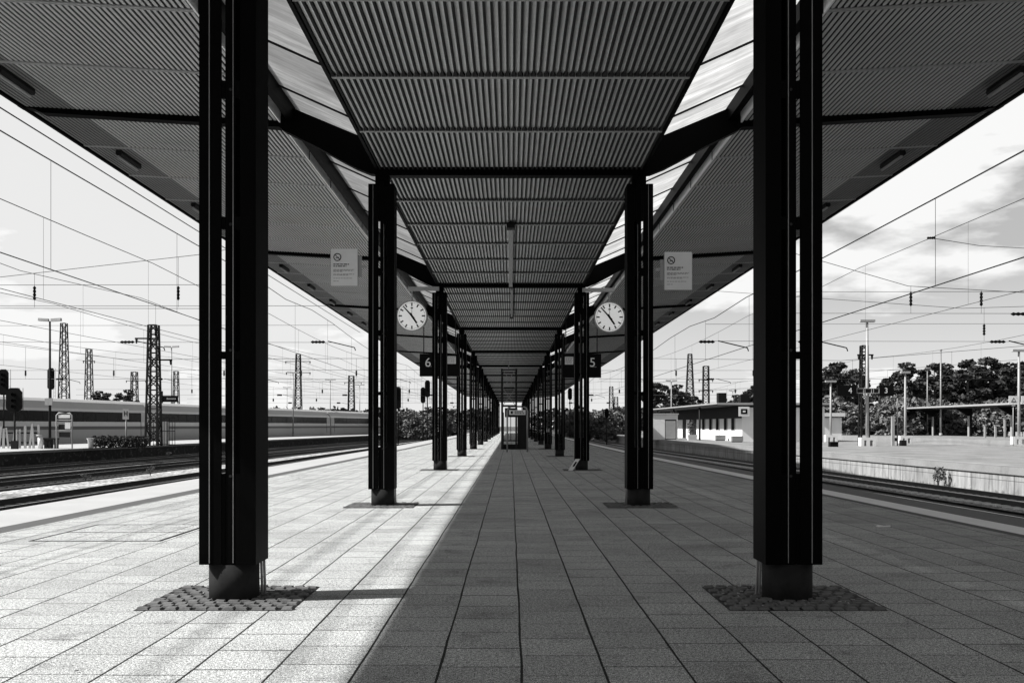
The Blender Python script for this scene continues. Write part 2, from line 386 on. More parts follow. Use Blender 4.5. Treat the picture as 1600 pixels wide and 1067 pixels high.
wall(lambda y: Redge(y)-.26, -1.26, -.014, .2).build('platform_face', M['wall'], **ST)
wall(lambda y: Ledge(y)-.003, -.13, -.002, .1).build('platform_coping', M['edge_slab'], **ST)
wall(lambda y: Redge(y)-.097, -.13, -.002, .1).build('platform_coping', M['coping'], **ST)
# platform across the tracks on the left (slightly turned)
YL = [-12, 20, 40, 60, 90, 130, 180, 250]
strip(lambda y: OL(y)-7.5-.10*max(0, 90-y)*.3, lambda y: OL(y), 0.0, YL).build('far_platform', M['edge_slab'], **ST)
wall(lambda y: OL(y)-.3, -1.0, -.012, .24, YL).build('far_platform_face', M['darkwall'], **ST)
wall(lambda y: OL(y)-.1, -.15, -.003, .13, YL).build('far_platform_coping', M['coping'], **ST)
wall(lambda y: OL(y)-7.4-.10*max(0, 90-y)*.3, -1.0, -.012, .24, YL).build('far_platform_face', M['darkwall'], **ST)
# platform across the tracks on the right
YR = [-12, 0, 20, 40, 60, 80, 100, 140, 260]
strip(lambda y: OR(y), lambda y: OR(y)+18.0, -.09, YR).build('neighbour_platform', M['asphalt'], **ST)
strip(lambda y: OR(y)+.0, lambda y: OR(y)+.7, -.086, YR).build('neighbour_platform_edge', M['asphalt2'], **ST)
wall(lambda y: OR(y)+.06, -1.26, -.38, .25, YR).build('neighbour_platform_face', M['wall'], **ST)
wall(lambda y: OR(y)-.02, -.38, -.092, .3, YR).build('neighbour_platform_coping', M['coping'], **ST)
wall(lambda y: OR(y)+17.7, -1.26, -.092, .3, YR).build('neighbour_platform_face', M['coping'], **ST)
# third platform far right
strip(lambda y: 44.0, lambda y: 62.0, .12, [40, 90, 150, 260]).build('third_platform', M['asphalt'], **ST)
wall(lambda y: 44.0, -1.26, .116, .3, [40, 90, 150, 260]).build('third_platform_face', M['coping'], **ST)

# ------------------------------------------------------------------ railway tracks
def track(fx, label_name, bed, dark=True, ys=None, y0=14, y1=190, dz=0.0):
    ys = ys or YS
    root = strip(lambda y: fx(y)-1.75, lambda y: fx(y)+1.75, -.94+dz, ys).build('trackbed', bed, **ST)
    for s in (-1, 1):
        r = MB()
        for i in range(len(ys)-1):
            a, b = ys[i], ys[i+1]; xa, xb = fx(a)+s*.753, fx(b)+s*.753
            for (h0, h1, ww) in ((-.92+dz, -.895+dz, .07), (-.895+dz, -.79+dz, .012), (-.79+dz, -.752+dz, .036)):
                r.hexa([(xa-ww, a, h0), (xa+ww, a, h0), (xb+ww, b, h0), (xb-ww, b, h0), (xa-ww, a, h1), (xa+ww, a, h1), (xb+ww, b, h1), (xb-ww, b, h1)])
        rl = r.build('rail', M['rail'], root)
        t = strip(lambda y: fx(y)+s*.753-.03, lambda y: fx(y)+s*.753+.03, -.7495+dz, ys); t.build('railhead', M['railtop'], rl)
    sl_ = MB(); y = y0
    while y < y1:
        x = fx(y); sl_.box(x-1.3, x+1.3, y-.13, y+.13, -.965+dz, -.905+dz); y += .62
    sl_.build('sleepers', M['sleeper_dark'] if dark else M['sleeper'], root, kind='stuff')
    return root
track(lambda y: Ledge(y)-1.75, 't', M['ballast_dark'], y0=-5)
track(lambda y: -14.7+.02*y, 't', M['ballast_dark'])
track(lambda y: -22.2+.05*y, 't', M['ballast_dark'])
track(lambda y: OL(y)+1.85, 't', M['ballast_dark'], ys=YL)
track(lambda y: Redge(y)+1.75, 't', M['ballast_dark'], y0=-5, dz=-.25)
track(lambda y: OR(y)-1.55, 't', M['ballast_mid'], dark=False, ys=YR, dz=-.25)
track(lambda y: OR(y)-6.0, 't', M['ballast_dark'], ys=YR, dz=-.25)
track(lambda y: 41.0-.01*y, 't', M['ballast_mid'], dark=False, ys=[30, 60, 100, 260], y0=35, dz=-.25)
strip(lambda y: -19.0+.035*y, lambda y: -16.55+.02*y, -.90, [20, 60, 100, 160]).build('ballast_strip', M['ballast_light'], **ST)

# ------------------------------------------------------------------ island platform canopy
BAY = 14.352; D2 = 17.83; SH = BAY/6
beams = [D2-4*SH-BAY*3, D2-4*SH-BAY*2, D2-4*SH-BAY, D2-4*SH] + [D2+BAY*i for i in range(0, 13)]  # bays behind the camera are unseen, added to cut light from behind
col_ys = [D2-4*SH] + [D2+BAY*i for i in range(0, 13)]
ZC = 5.87                       # underside of the middle roof
def ZW(x): return 6.72+.056*(abs(x)-4.0)          # underside of the side wings
WX0, WX1 = 4.05, 8.5
canopy = thing('platform_canopy', 'long island platform canopy with ribbed ceilings, glazed strips and rows of black steel columns', 'canopy')
def ribs(x0, x1, pitch, wlo, whi, dep, zf, y0, y1, gap=.045, tooth=.06):
    m = MB(); n = int(round((x1-x0)/pitch)); p = (x1-x0)/n
    for k in range(n):
        c = x0+(k+.5)*p; z = zf(c)
        a, b = wlo/2, whi/2
        ya, yb = y0+gap, y1-gap
        i = len(m.v)
        # near end square, far end closed to a point (crimped)
        m.v += [(c-b, ya, z+dep), (c-a, ya, z), (c+a, ya, z), (c+b, ya, z+dep),
                (c-b, yb-tooth, z+dep), (c-a, yb-tooth, z), (c+a, yb-tooth, z), (c+b, yb-tooth, z+dep), (c, yb, z+dep*.8)]
        m.f += [(i, i+1, i+5, i+4), (i+1, i+2, i+6, i+5), (i+2, i+3, i+7, i+6), (i, i+3, i+2, i+1), (i+4, i+5, i+8), (i+5, i+6, i+8), (i+6, i+7, i+8)]
    return m
def fins(x0, x1, pitch, w, dep, z, y0, y1, gap=.04, tooth=.11):
    # dark fins hanging below a pale sheet; towards the far seam each one fans out
    m = MB(); n = int(round((x1-x0)/pitch)); p = (x1-x0)/n
    for k in range(n+1):
        c = x0+k*p; a = w/2; e = p*.46; i = len(m.v); ya, ym, yb = y0+gap*.5, y1-gap-tooth, y1-gap*.5
        m.v += [(c-a, ya, z), (c+a, ya, z), (c+a, ym, z), (c+e, yb, z), (c-e, yb, z), (c-a, ym, z), (c-a, ya, z+dep), (c+a, ya, z+dep), (c+a, ym, z+dep), (c+e, yb, z+dep), (c-e, yb, z+dep), (c-a, ym, z+dep)]
        m.f += [(i, i+5, i+4, i+3, i+2, i+1)]+[(i+q, i+(q+1) % 6, i+6+(q+1) % 6, i+6+q) for q in range(6)]
    return m
def bays():
    out_ = []
    for i in range(len(beams)-1): out_.append((beams[i], beams[i+1]))
    return out_
for bi, (ya, yb) in enumerate(bays()):
    ns = int(round((yb-ya)/SH)); far = ya > 75
    step = (yb-ya)/ns
    for side in (0, -1, 1):
        if side == 0: x0, x1, zf, pitch, wl, wh, dp = -2.3, 2.3, (lambda x: ZC), .0836, .027, .027, .040
        else:
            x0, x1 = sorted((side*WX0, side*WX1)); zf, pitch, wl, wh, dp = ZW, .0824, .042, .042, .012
        m = MB()
        for k in range(1 if far and side else ns):
            if far and side: a, b = ya, yb
            else: a, b = ya+k*step, ya+(k+1)*step
            if side == 0: m.add(fins(x0+.02, x1-.02, pitch, wl, dp, ZC, a, b), 2)
            else:
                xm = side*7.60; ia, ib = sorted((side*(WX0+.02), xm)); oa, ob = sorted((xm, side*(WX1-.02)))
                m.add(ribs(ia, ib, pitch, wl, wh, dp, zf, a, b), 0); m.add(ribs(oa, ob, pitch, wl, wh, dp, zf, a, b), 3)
        bk = MB()
        zs = lambda x: zf(x)+dp+.004
        bk.hexa([(x0, ya, zs(x0)), (x1, ya, zs(x1)), (x1, yb, zs(x1)), (x0, yb, zs(x0)), (x0, ya, zs(x0)+.06), (x1, ya, zs(x1)+.06), (x1, yb, zs(x1)+.06), (x0, yb, zs(x0)+.06)])
        sm = MB()
        for k in range(1, ns):
            y = ya+k*step
            for (d0, d1, zz) in ((-.035, -.012, .0), (.012, .03, .0)):
                sm.hexa([(x0, y+d0, zf(x0)-.006), (x1, y+d0, zf(x1)-.006), (x1, y+d1, zf(x1)-.006), (x0, y+d1, zf(x0)-.006), (x0, y+d0, zf(x0)+.03), (x1, y+d0, zf(x1)+.03), (x1, y+d1, zf(x1)+.03), (x0, y+d1, zf(x0)+.03)])
        m.add(sm, 1).add(bk, 0 if side == 0 else 2).build('ceiling_panel', [M['rib'] if side == 0 else M['wing_rib'], M['seam'], M['groove'], M['wing_shaded']], canopy)
    # roof skins above, glazing, fascias
    rs = MB(); rs.box(-2.3, 2.3, ya, yb, ZC+.15, ZC+.38)
    for s in (-1, 1):
        xa, xb = s*WX0, s*WX1
        if s < 0: xa, xb = xb, xa
        rs.hexa([(xa, ya, ZW(xa)+.12), (xb, ya, ZW(xb)+.12), (xb, yb, ZW(xb)+.12), (xa, yb, ZW(xa)+.12), (xa, ya, ZW(xa)+.22), (xb, ya, ZW(xb)+.22), (xb, yb, ZW(xb)+.22), (xa, yb, ZW(xa)+.22)])
    rs.build('roof_skin', M['roof_top'], canopy)
    for s in (-1, 1):
        gl = MB(); gl.quad((s*2.25, ya, 6.30), (s*3.93, ya, 7.05), (s*3.93, yb, 7.05), (s*2.25, yb, 6.30))
        mu = MB()
        for k in range(ns*1):
            y = ya+(k+.5)*step
            mu.bar((s*2.25, y, 6.28), (s*3.93, y, 7.03), .022, .03)
        if not far: gl.add(mu, 1)
        gl.build('roof_glazing', [M['glass_roof'], M['dark']], canopy)
        fa = MB(); fa.box(s*4.02, s*4.045, ya+.01, yb-.01, 6.69, 6.96); fa_ = None
        jt = MB()
        for k in range(ns):
            y = ya+k*step; jt.box(s*4.008, s*4.018, y-.012, y+.012, 6.69, 6.96)
        fa.add(jt, 1).build('inner_fascia', [M['fascia'], M['dark']], canopy)
        be = MB(); be.box(s*3.80, s*3.92, ya, yb, 6.74, 7.03); be.build('gutter_beam', M['steel'], canopy)
        ed = MB(); zo = ZW(8.5); ed.box(s*8.5, s*8.56, ya, yb, zo-.03, zo+.24); ed.build('outer_edge_trim', M['steel'], canopy)
        eb = MB(); eb.box(s*2.303, s*2.35, ya, yb, ZC-.02, ZC+.42); eb.build('middle_roof_edge', M['steel'], canopy)
# cross beams and arms
for y in beams:
    m = MB(); m.box(-2.3, 2.3, y-.11, y+.11, ZC-.10, ZC+.10)
    cb = m.build('cross_beam', M['steel'], canopy)
    for s in (-1, 1):
        a = MB()
        low = [(2.15, 5.78), (2.45, 5.80), (2.70, 5.90), (2.95, 6.03), (3.40, 6.28), (3.97, 6.56)]
        top = [(4.10, 6.66), (3.98, 7.02), (2.40, 6.36), (2.15, 6.25)]
        prof = [(s*x, z) for x, z in low+top]
        if s < 0: prof = prof[::-1]
        a.prism(prof, 'y', y-.09, y+.09); a.build('bracket_arm', M['steel'], canopy)
        b = MB(); zo = ZW(8.2)
        pr = [(s*3.97, ZW(4)-.11), (s*8.2, zo-.09), (s*8.35, zo-.02), (s*8.62, zo+.02), (s*8.62, zo+.06), (s*3.97, ZW(4)+.08)]
        if s < 0: pr = pr[::-1]
        b.prism(pr, 'y', y-.11, y+.11); b.build('wing_beam', M['steel'], canopy)
# columns
def make_column(x, y, s):
    # u runs outwards from the centre line; the outer slot is open right through
    root = None
    def B(m, u0, u1, y0, y1, z0, z1): m.box(s*u0, s*u1, y0, y1, z0, z1); return m
    c = MB(); B(c, -.06, .020, -.175, .17, .295, 5.62); c.box(-.12, .12, -.09, .09, 5.621, 5.80); c.box(-.17, .17, -.17, .17, 5.55, 5.60)
    root = c.build('column', M['steel'], canopy); root.location = (x, y, 0)
    t = MB(); t.tube([(0, 0, -.02), (0, 0, .293)], .2, 40); t.build('column_foot', M['tube'], root)
    p = MB(); B(p, .050, .226, -.205, -.185, .297, 5.60); B(p, .206, .226, -.185, .205, .297, 5.60); p.build('cladding_panel', M['steel'], root)
    p = MB(); B(p, -.226, -.10, -.205, -.185, .297, 5.60); B(p, -.226, -.206, -.185, .205, .297, 5.60); B(p, -.206, -.10, .185, .205, .297, 5.60); p.build('cladding_panel', M['steel'], root)
    e = MB(); B(e, .140, .147, -.2105, -.2055, .31, 5.58); e.build('edge_highlight', M['steel_edge'], root)
    e = MB(); B(e, -.046, -.040, -.2005, -.1965, .31, 4.9); e.build('edge_highlight', M['steel_edge'], root)
    for (u0, u1) in ((.022, .048), (-.098, -.062)):
        for (z0, z1) in ((.298, 1.02), (1.93, 1.99), (2.96, 3.06), (4.0, 4.14), (4.95, 5.54)):
            if u0 > 0 and z0 == 1.93 and False: continue
            b = MB(); B(b, u0, u1, -.20, -.17, z0, z1); b.build('batten_plate', M['steel'], root)
    for z in (1.0, 2.0, 3.0, 4.07):
        b = MB(); b.tube([(-s*.0225, -.204, z), (-s*.0225, -.196, z)], .012, 6); b.build('bolt_head', M['steel2'], root)
    fp = MB(); B(fp, -.06, .020, -.196, -.1755, .299, 5.60); fp.build('centre_plate', M['steel'], root)
    for (xa, xb) in ((-.198, -.188), (-.222, -.212)):
        rd = MB(); rd.tube([(s*xa, .12, .0), (s*xb, .12, .297)], .011, 8); rd.build('drain_pipe', M['midgrey'], root)
    return root
for s in (-1, 1):
    proto = None
    for y in col_ys:
        if proto is None: proto = make_column(s*2.25, y, s)
        else:
            c = copy_tree(proto, canopy); c.location = (s*2.25, y, 0)
# sett patches at the column feet
for s in (-1, 1):
    for y in col_ys[:7]:
        p = MB(); cx = s*2.26; base = MB(); base.box(cx-.6, cx+.6, y-.58, y+.56, -.02, .003 if y < 20 else .005)
        if y < 20: p.add(base, 1)
        else: p = base
        if y < 20:      # real raised setts on the near patches
            sr = random.Random(int(y)+s*3); nn = 11
            for a in range(nn):
                for b_ in range(nn):
                    x0 = cx-.6+(a+(.5 if b_ % 2 else 0))*1.2/nn; y0 = y-.58+b_*1.14/nn; e = .012
                    if x0 > cx+.52: continue
                    x0 += sr.uniform(-.011, .011); y0 += sr.uniform(-.008, .008); h = .014+sr.uniform(0, .008); dx = sr.uniform(-.005, .005)
                    xa, xb, ya, yb = x0+e, x0+1.2/nn-e*.4, y0+e, y0+1.14/nn-e*.4; q = .010
                    p.hexa([(xa, ya, .0), (xb, ya, .0), (xb, yb, .0), (xa, yb, .0), (xa+q, ya+q, h+dx), (xb-q, ya+q, h), (xb-q, yb-q, h-dx), (xa+q, yb-q, h)])
        p.build('sett_paving', [M['sett'], M['dark']] if y < 20 else M['cobble'], **ST)
# loose debris on the right patch and litter: part of the paving
# luminaires under the wings
lum = None; k = 0
for s in (-1, 1):
    for i in range(12):
        y = 16.1+4.784*i-4.784*1
        if lum is None:
            lum = thing('canopy_luminaire', 'strip luminaire under the left canopy wing, nearest in its row', 'lamp', (s*7.86, y, ZW(7.86)), 0, 'strip luminaires under the canopy wings')
            a = MB(); a.prism([(-.05, -.02), (.05, -.02), (.065, -.08), (.04, -.12), (-.04, -.12), (-.065, -.08)], 'y', -.55, .55); a.build('housing', M['dark'], lum)
            b = MB(); b.tube([(-.02, -.53, -.14), (-.02, .53, -.14)], .028, 10); b.build('tube_lamp', M['midgrey'], lum)
            c = MB(); c.box(-.02, .02, -.4, -.36, -.02, .02); c.box(-.02, .02, .36, .4, -.02, .02); c.build('hanger', M['dark'], lum)
        else:
            side = 'left' if s < 0 else 'right'
            dup(lum, (s*7.86, y, ZW(7.86)), 'strip luminaire under the %s canopy wing, %s in its row' % (side, ['nearest', 'second', 'third', 'fourth', 'fifth', 'sixth', 'seventh', 'eighth', 'ninth', 'tenth', 'eleventh', 'twelfth'][i]))
# conduit along the middle ceiling
t = thing('ceiling_light_channel', 'long pale light channel hung along the middle of the ribbed ceiling', 'lamp', (0, 0, 0))
a = MB(); a.box(-.055, .055, 22.6, 32.0, ZC-.10, ZC-.035); a.build('channel', M['lightgrey'], t)
a = MB(); a.box(.0, .07, 32.5, 40.5, ZC-.13, ZC-.05); a.build('channel', M['lightgrey'], t)
a = MB(); a.box(-.09, .09, 22.3, 22.6, ZC-.12, ZC-.01); a.box(-.03, .10, 40.5, 40.9, ZC-.16, ZC-.01); a.build('end_box', M['dark'], t)

# ------------------------------------------------------------------ clocks
def make_clock(x, y, z, s, label):
    root = thing('station_clock', label, 'clock', (x, y, z), 0, 'station clocks on column brackets')
    r = .485
    rim = MB(); rim.tube([(0, -.09, 0), (0, .09, 0)], r, 48); rim.build('case', M['lightgrey'], root)
    f = MB(); f.tube([(0, -.094, 0), (0, -.088, 0)], r*.925, 48); f.build('dial', M['clock_face'], root)
    tk = MB()
    for i in range(60):
        a = 2*math.pi*i/60; big = i % 5 == 0
        r0, r1, ww = (r*.68, r*.86, .028) if big else (r*.82, r*.86, .009)
        tk.bar((math.sin(a)*r0, -.0955, math.cos(a)*r0), (math.sin(a)*r1, -.0955, math.cos(a)*r1), .003, ww) if abs(math.cos(a)) < .99 else tk.box(-ww/2, ww/2, -.097, -.094, min(math.cos(a)*r0, math.cos(a)*r1), max(math.cos(a)*r0, math.cos(a)*r1))
    # bars need their width in the dial plane: rebuild explicitly
    tk = MB()
    for i in range(60):
        a = 2*math.pi*i/60; big = i % 5 == 0
        r0, r1, ww = (r*.64, r*.86, .040) if big else (r*.81, r*.86, .012)
        d = Vector((math.sin(a), 0, math.cos(a))); n = Vector((math.cos(a), 0, -math.sin(a)))*ww/2; o = Vector((0, -.097, 0)); o2 = Vector((0, -.094, 0))
        tk.hexa([o+d*r0-n, o+d*r0+n, o2+d*r0+n, o2+d*r0-n, o+d*r1-n, o+d*r1+n, o2+d*r1+n, o2+d*r1-n])
    tk.box(-.035, .035, -.098, -.094, .225, .265)
    tk.build('dial_marks', M['black'], root)
    def hand(ang, l0, l1, w0, w1, yy, mat):
        a = R(ang); d = Vector((math.sin(a), 0, math.cos(a))); n = Vector((math.cos(a), 0, -math.sin(a)))
        h = MB(); o = Vector((0, yy, 0)); o2 = Vector((0, yy+.004, 0))
        h.hexa([o-d*l0-n*w0, o-d*l0+n*w0, o2-d*l0+n*w0, o2-d*l0-n*w0, o+d*l1-n*w1, o+d*l1+n*w1, o2+d*l1+n*w1, o2+d*l1-n*w1]); h.build('clock_hand', mat, root)
    hand(146, .10, .28, .034, .026, -.104, M['black']); hand(318, .11, .41, .026, .016, -.110, M['black']); hand(0, .06, .30, .005, .004, -.115, M['black'])
    hb = MB(); hb.tube([(0, -.118, 0), (0, -.09, 0)], .03, 16); hb.build('hub', M['black'], root)
    br = MB(); zt = .80
    br.box(-.02, .02, -.02, .02, r-.01, zt); xe = (abs(x)-2.25-.0)*(-s)
    br.box(min(-s*.0 - .06*0 + (-.12 if s > 0 else .12), xe) if s > 0 else -.12, xe if s < 0 else .12, -.05, .05, zt, zt+.11) if False else None
    xa, xb = (-(x-2.25)+.0, .14) if s > 0 else (-.14, -(x+2.25))
    br.box(xa, xb, -.055, .055, zt, zt+.12)
    br.build('bracket', M['midgrey'], root)
    return root
make_clock(GX(644, 31.9), 31.9, GZ(494, 31.9), -1, 'round white station clock hanging from a bracket on the left column row')
make_clock(GX(952, 31.9), 31.9, GZ(496, 31.9), 1, 'round white station clock hanging from a bracket on the right column row')

# ------------------------------------------------------------------ no smoking boards
def make_board(px0, px1, py0, py1, s, label):
    y = D2-.27; x0, x1, z1, z0 = GX(px0, y), GX(px1, y), GZ(py0, y), GZ(py1, y)
    cx = (x0+x1)/2; cz = (z0+z1)/2; w2, h2 = (x1-x0)/2, (z1-z0)/2
    root = thing('no_smoking_board', label, 'sign', (cx, y, cz), 0, 'no smoking boards on the second pair of columns')
    b = MB(); b.box(-w2, w2, -.012, .012, -h2, h2); b.build('panel', M['sign_face'], root)
    e = MB(); e.box(-w2-.006, -w2, -.018, .018, -h2-.006, h2+.006); e.box(w2, w2+.006, -.018, .018, -h2-.006, h2+.006); e.box(-w2, w2, -.018, .018, h2, h2+.006); e.box(-w2, w2, -.018, .018, -h2-.006, -h2); e.build('edge_frame', M['lightgrey'], root)
    c0 = Vector((-w2+.115, 0, h2-.145))
    disc = MB(); disc.tube([(c0.x, -.017, c0.z), (c0.x, -.013, c0.z)], .054, 28); disc.build('symbol_disc', M['white'], root)
    rg = MB(); n = 28
    for i in range(n):
        a0, a1 = 2*math.pi*i/n, 2*math.pi*(i+1)/n
        P = lambda a, r_, yy: (c0.x+math.cos(a)*r_, yy, c0.z+math.sin(a)*r_)
        rg.hexa([P(a0, .053, -.021), P(a1, .053, -.021), P(a1, .053, -.0175), P(a0, .053, -.0175), P(a0, .068, -.021), P(a1, .068, -.021), P(a1, .068, -.0175), P(a0, .068, -.0175)])
    rg.bar((c0.x-.038, -.0195, c0.z+.038), (c0.x+.038, -.0195, c0.z-.038), .004, .012)
    rg.bar((c0.x-.03, -.0195, c0.z-.018), (c0.x+.03, -.0195, c0.z-.004), .004, .012)
    rg.build('no_smoking_symbol', M['black'], root)
    tx = MB(); r2 = random.Random(3)
    def line(z, h, frac):
        x = -w2+.045; xe = -w2+.045+(2*w2-.09)*frac
        while x < xe:
            l = r2.uniform(.02, .07)*(1.2 if h > .01 else .8); tx.box(x, min(x+l, xe), -.0155, -.0125, z-h/2, z+h/2); x += l+.012
    line(h2-.268, .016, .72); line(h2-.302, .016, .60)
    for z, fr in ((.36, .98), (.378, .92), (.394, .45), (.44, .96), (.456, .7), (.51, .86), (.56, .25)): line(h2-z, .006, fr)
    tx.build('printed_text', M['dark'], root)
    # mounting tube to the column
    xc = s*2.25-cx
    xi = -s*(w2+.035)
    mt = MB(); mt.box(xi-.03, xi+.03, .02, .05, -.16, .20)
    xe = xc+s*.262
    mt.box(min(xe, xi), max(xe, xi), .028, .048, .0, .05)
    mt.build('mounting_bracket', M['midgrey'], root)
make_board(517, 559, 389, 447, -1, 'grey no smoking notice board mounted on the left column beside the left clock')
make_board(1038, 1081, 394, 453, 1, 'grey no smoking notice board mounted on the right column beside the right clock')

# ------------------------------------------------------------------ platform number signs 6 and 5
def make_numsign(px0, px1, py0, py1, num, s, label):
    y = 41.5; x0, x1, z1, z0 = GX(px0, y), GX(px1, y), GZ(py0, y), GZ(py1, y)
    root = thing('platform_number_sign', label, 'sign', ((x0+x1)/2, y, (z0+z1)/2), 0, 'black platform number signs')
    w2, h2 = (x1-x0)/2, (z1-z0)/2
    b = MB(); b.box(-w2, w2, -.10, .10, -h2, h2); b.build('sign_box', M['black'], root)
    xn = GX(669 if s < 0 else 925.5, y)-(x0+x1)/2
    text(num, .52, (xn, -.106, GZ(567, y)-(z0+z1)/2), M['white'], root, name='number')
    ln = MB(); ln.box(xn-.09, xn+.16, -.105, -.101, -.06, -.045); ln.build('small_line_of_text', M['lightgrey'], root)
    xi = GX(706 if s < 0 else 889, y)-(x0+x1)/2
    ip = MB(); ip.box(xi-.17, xi+.17, -.112, -.101, .05, .36); pp = ip.build('white_notice', M['white'], root)
    tx = MB(); r2 = random.Random(5)
    for k in range(6):
        z = .32-k*.045; x = xi-.14
        while x < xi+.12:
            l = r2.uniform(.02, .07); tx.box(x, x+l, -.115, -.1125, z-.008, z+.008); x += l+.02
    tx.build('printed_text', M['dark'], pp)
    for q in (-.8, .8):
        rods = MB(); rods.tube([(q*w2, 0, h2), (q*w2, 0, min(6.5, ZW((x0+x1)/2+q*w2)+0)-(z0+z1)/2 if abs((x0+x1)/2+q*w2) > 4.0 else 5.85-(z0+z1)/2)], .02, 8)
        rods.build('hanger_rod', M['dark'], root)
make_numsign(656, 718, 553, 588, '6', -1, 'black hanging sign with white number 6 and a white notice')
make_numsign(878, 939, 553, 590, '5', 1, 'black hanging sign with white number 5 and a white notice')

# ------------------------------------------------------------------ arched sign frame and lift tower in the middle
y = 54.0
fr = thing('arched_sign_frame', 'pale arched tube frame with a white direction sign standing in the middle of the platform', 'sign frame', (0, y, 0))
xl, xr, zt = GX(792.5, y), GX(824, y), GZ(635, y)
m = MB(); m.tube([(xl, 0, 0), (xl, 0, zt-.25), (xl+.06, 0, zt-.07), (xl+.22, 0, zt)], .045, 10); m.build('frame_leg', M['galv'], fr)
m = MB(); m.tube([(xr, 0, 0), (xr, 0, zt-.25), (xr-.06, 0, zt-.07), (xr-.22, 0, zt)], .045, 10); m.build('frame_leg', M['galv'], fr)
m = MB(); m.tube([(xl+.2, 0, zt), (xr-.2, 0, zt)], .045, 10); m.build('top_tube', M['dark'], fr)
m = MB(); z1, z0 = GZ(640.5, y), GZ(648, y); m.box(xl+.10, xr-.10, -.03, .03, z0, z1); pl_ = m.build('direction_panel', M['white'], fr)
m = MB(); m.box(xl+.19, xl+.30, -.036, -.031, z0+.06, z1-.06)
for k in range(2):
    x = xl+.40; r2 = random.Random(9+k)
    while x < xr-.2:
        l = r2.uniform(.04, .1); m.box(x, x+l, -.036, -.031, z0+.06+k*.09, z0+.11+k*.09); x += l+.025
m.build('printed_arrow_and_text', M['black'], pl_)
m = MB(); m.box(xl+.04, xr-.04, -.02, .02, z0-.06, z0-.02); m.build('cross_bar', M['dark'], fr)

y = 60.0
lt = thing('stair_housing', 'dark steel stair and lift housing with cross braced frame standing in the platform middle', 'stair housing', (0, y, 0))
x0, x1 = -.62, 1.05
m = MB()
for x in (x0+.1, x0+.95):
    for yy in (0, 3.0):
        m.box(x-.05, x+.05, yy-.05, yy+.05, 0, 4.75)
for z in (2.6, 3.6, 4.7):
    m.box(x0+.15, x0+.9, -.03, .03, z-.03, z+.03); m.box(x0+.15, x0+.9, 2.97, 3.03, z-.03, z+.03)
    for x in (x0+.1, x0+.95): m.box(x-.03, x+.03, .05, 2.95, z-.03, z+.03)
m.build('steel_frame', M['steel2'], lt)
m = MB()
for (za, zb) in ((2.6, 3.6), (3.6, 4.7)):
    m.bar((x0+.15, 0, za), (x0+.9, 0, zb), .03); m.bar((x0+.9, .035, za), (x0+.15, .035, zb), .03)
m.bar((x0+.5, 0, 4.7), (x0+.5, 0, 5.2), .04)
m.build('cross_brace', M['midgrey'], lt)
m = MB(); m.box(.42, .98, .10, 3.2, 0, 2.2); m.box(-.35, .40, .10, .16, 1.9, 2.45); m.build('side_wall', M['dark'], lt)
m = MB(); m.box(-.50, -.42, .10, 3.2, 0, 2.2); m.build('side_wall', M['dark'], lt)
m = MB(); m.box(-.40, .40, .12, .14, .55, 1.88); m.build('glass_pane', M['pane'], lt)
m = MB(); m.box(-.42, .42, .08, .15, .48, .55); m.box(-.02, .02, .08, .12, .55, 1.9); m.box(-.42, .42, .2, .26, .0, .3); m.build('window_frame', M['dark'], lt)

# leaning board on the floor at the third right column
lb = thing('leaning_board', 'small white board with a dark mark leaning against the foot of the right column', 'board', (GX(896, 31.6), 31.75, 0))
m = MB()
a = Vector((-.15, -.05, .0)); d = Vector((.24, .12, .36)); wv = Vector((.13, -.02, 0)); th = Vector((-.01, .03, 0))
m.hexa([a, a+wv, a+wv+th, a+th, a+d, a+d+wv, a+d+wv+th, a+d+th]); m.build('panel', M['white'], lb)
m = MB(); a2 = a+d*.35+wv*.3-th*.3; m.hexa([a2, a2+wv*.45, a2+wv*.45+th*.2, a2+th*.2, a2+d*.4, a2+d*.4+wv*.45, a2+d*.4+wv*.45+th*.2, a2+d*.4+th*.2]); m.build('dark_mark', M['dark'], lb)

# inspection cover on the left
ic = thing('inspection_cover', 'large rectangular inspection cover set flush in the sunlit paving on the left', 'cover', (-5.0, 13.3, 0))
m = MB(); X0, X1, Y0, Y1 = -.85, .75, -1.0, 1.05
for (a0, a1, b0, b1) in ((X0, X1, Y0, Y0+.03), (X0, X1, Y1-.03, Y1), (X0, X0+.03, Y0+.03, Y1-.03), (X1-.03, X1, Y0+.03, Y1-.03), (X0+.03, X1-.03, .0, .018)): m.box(a0, a1, b0, b1, -.01, .006)
m.build('steel_rim', M['dark'], ic)
m = MB(); m.box(X0+.04, X1-.04, Y0+.04, -.01, -.01, .004); m.box(X0+.04, X1-.04, .03, Y1-.04, -.01, .004); m.build('infill_slab', M['paving'], ic)

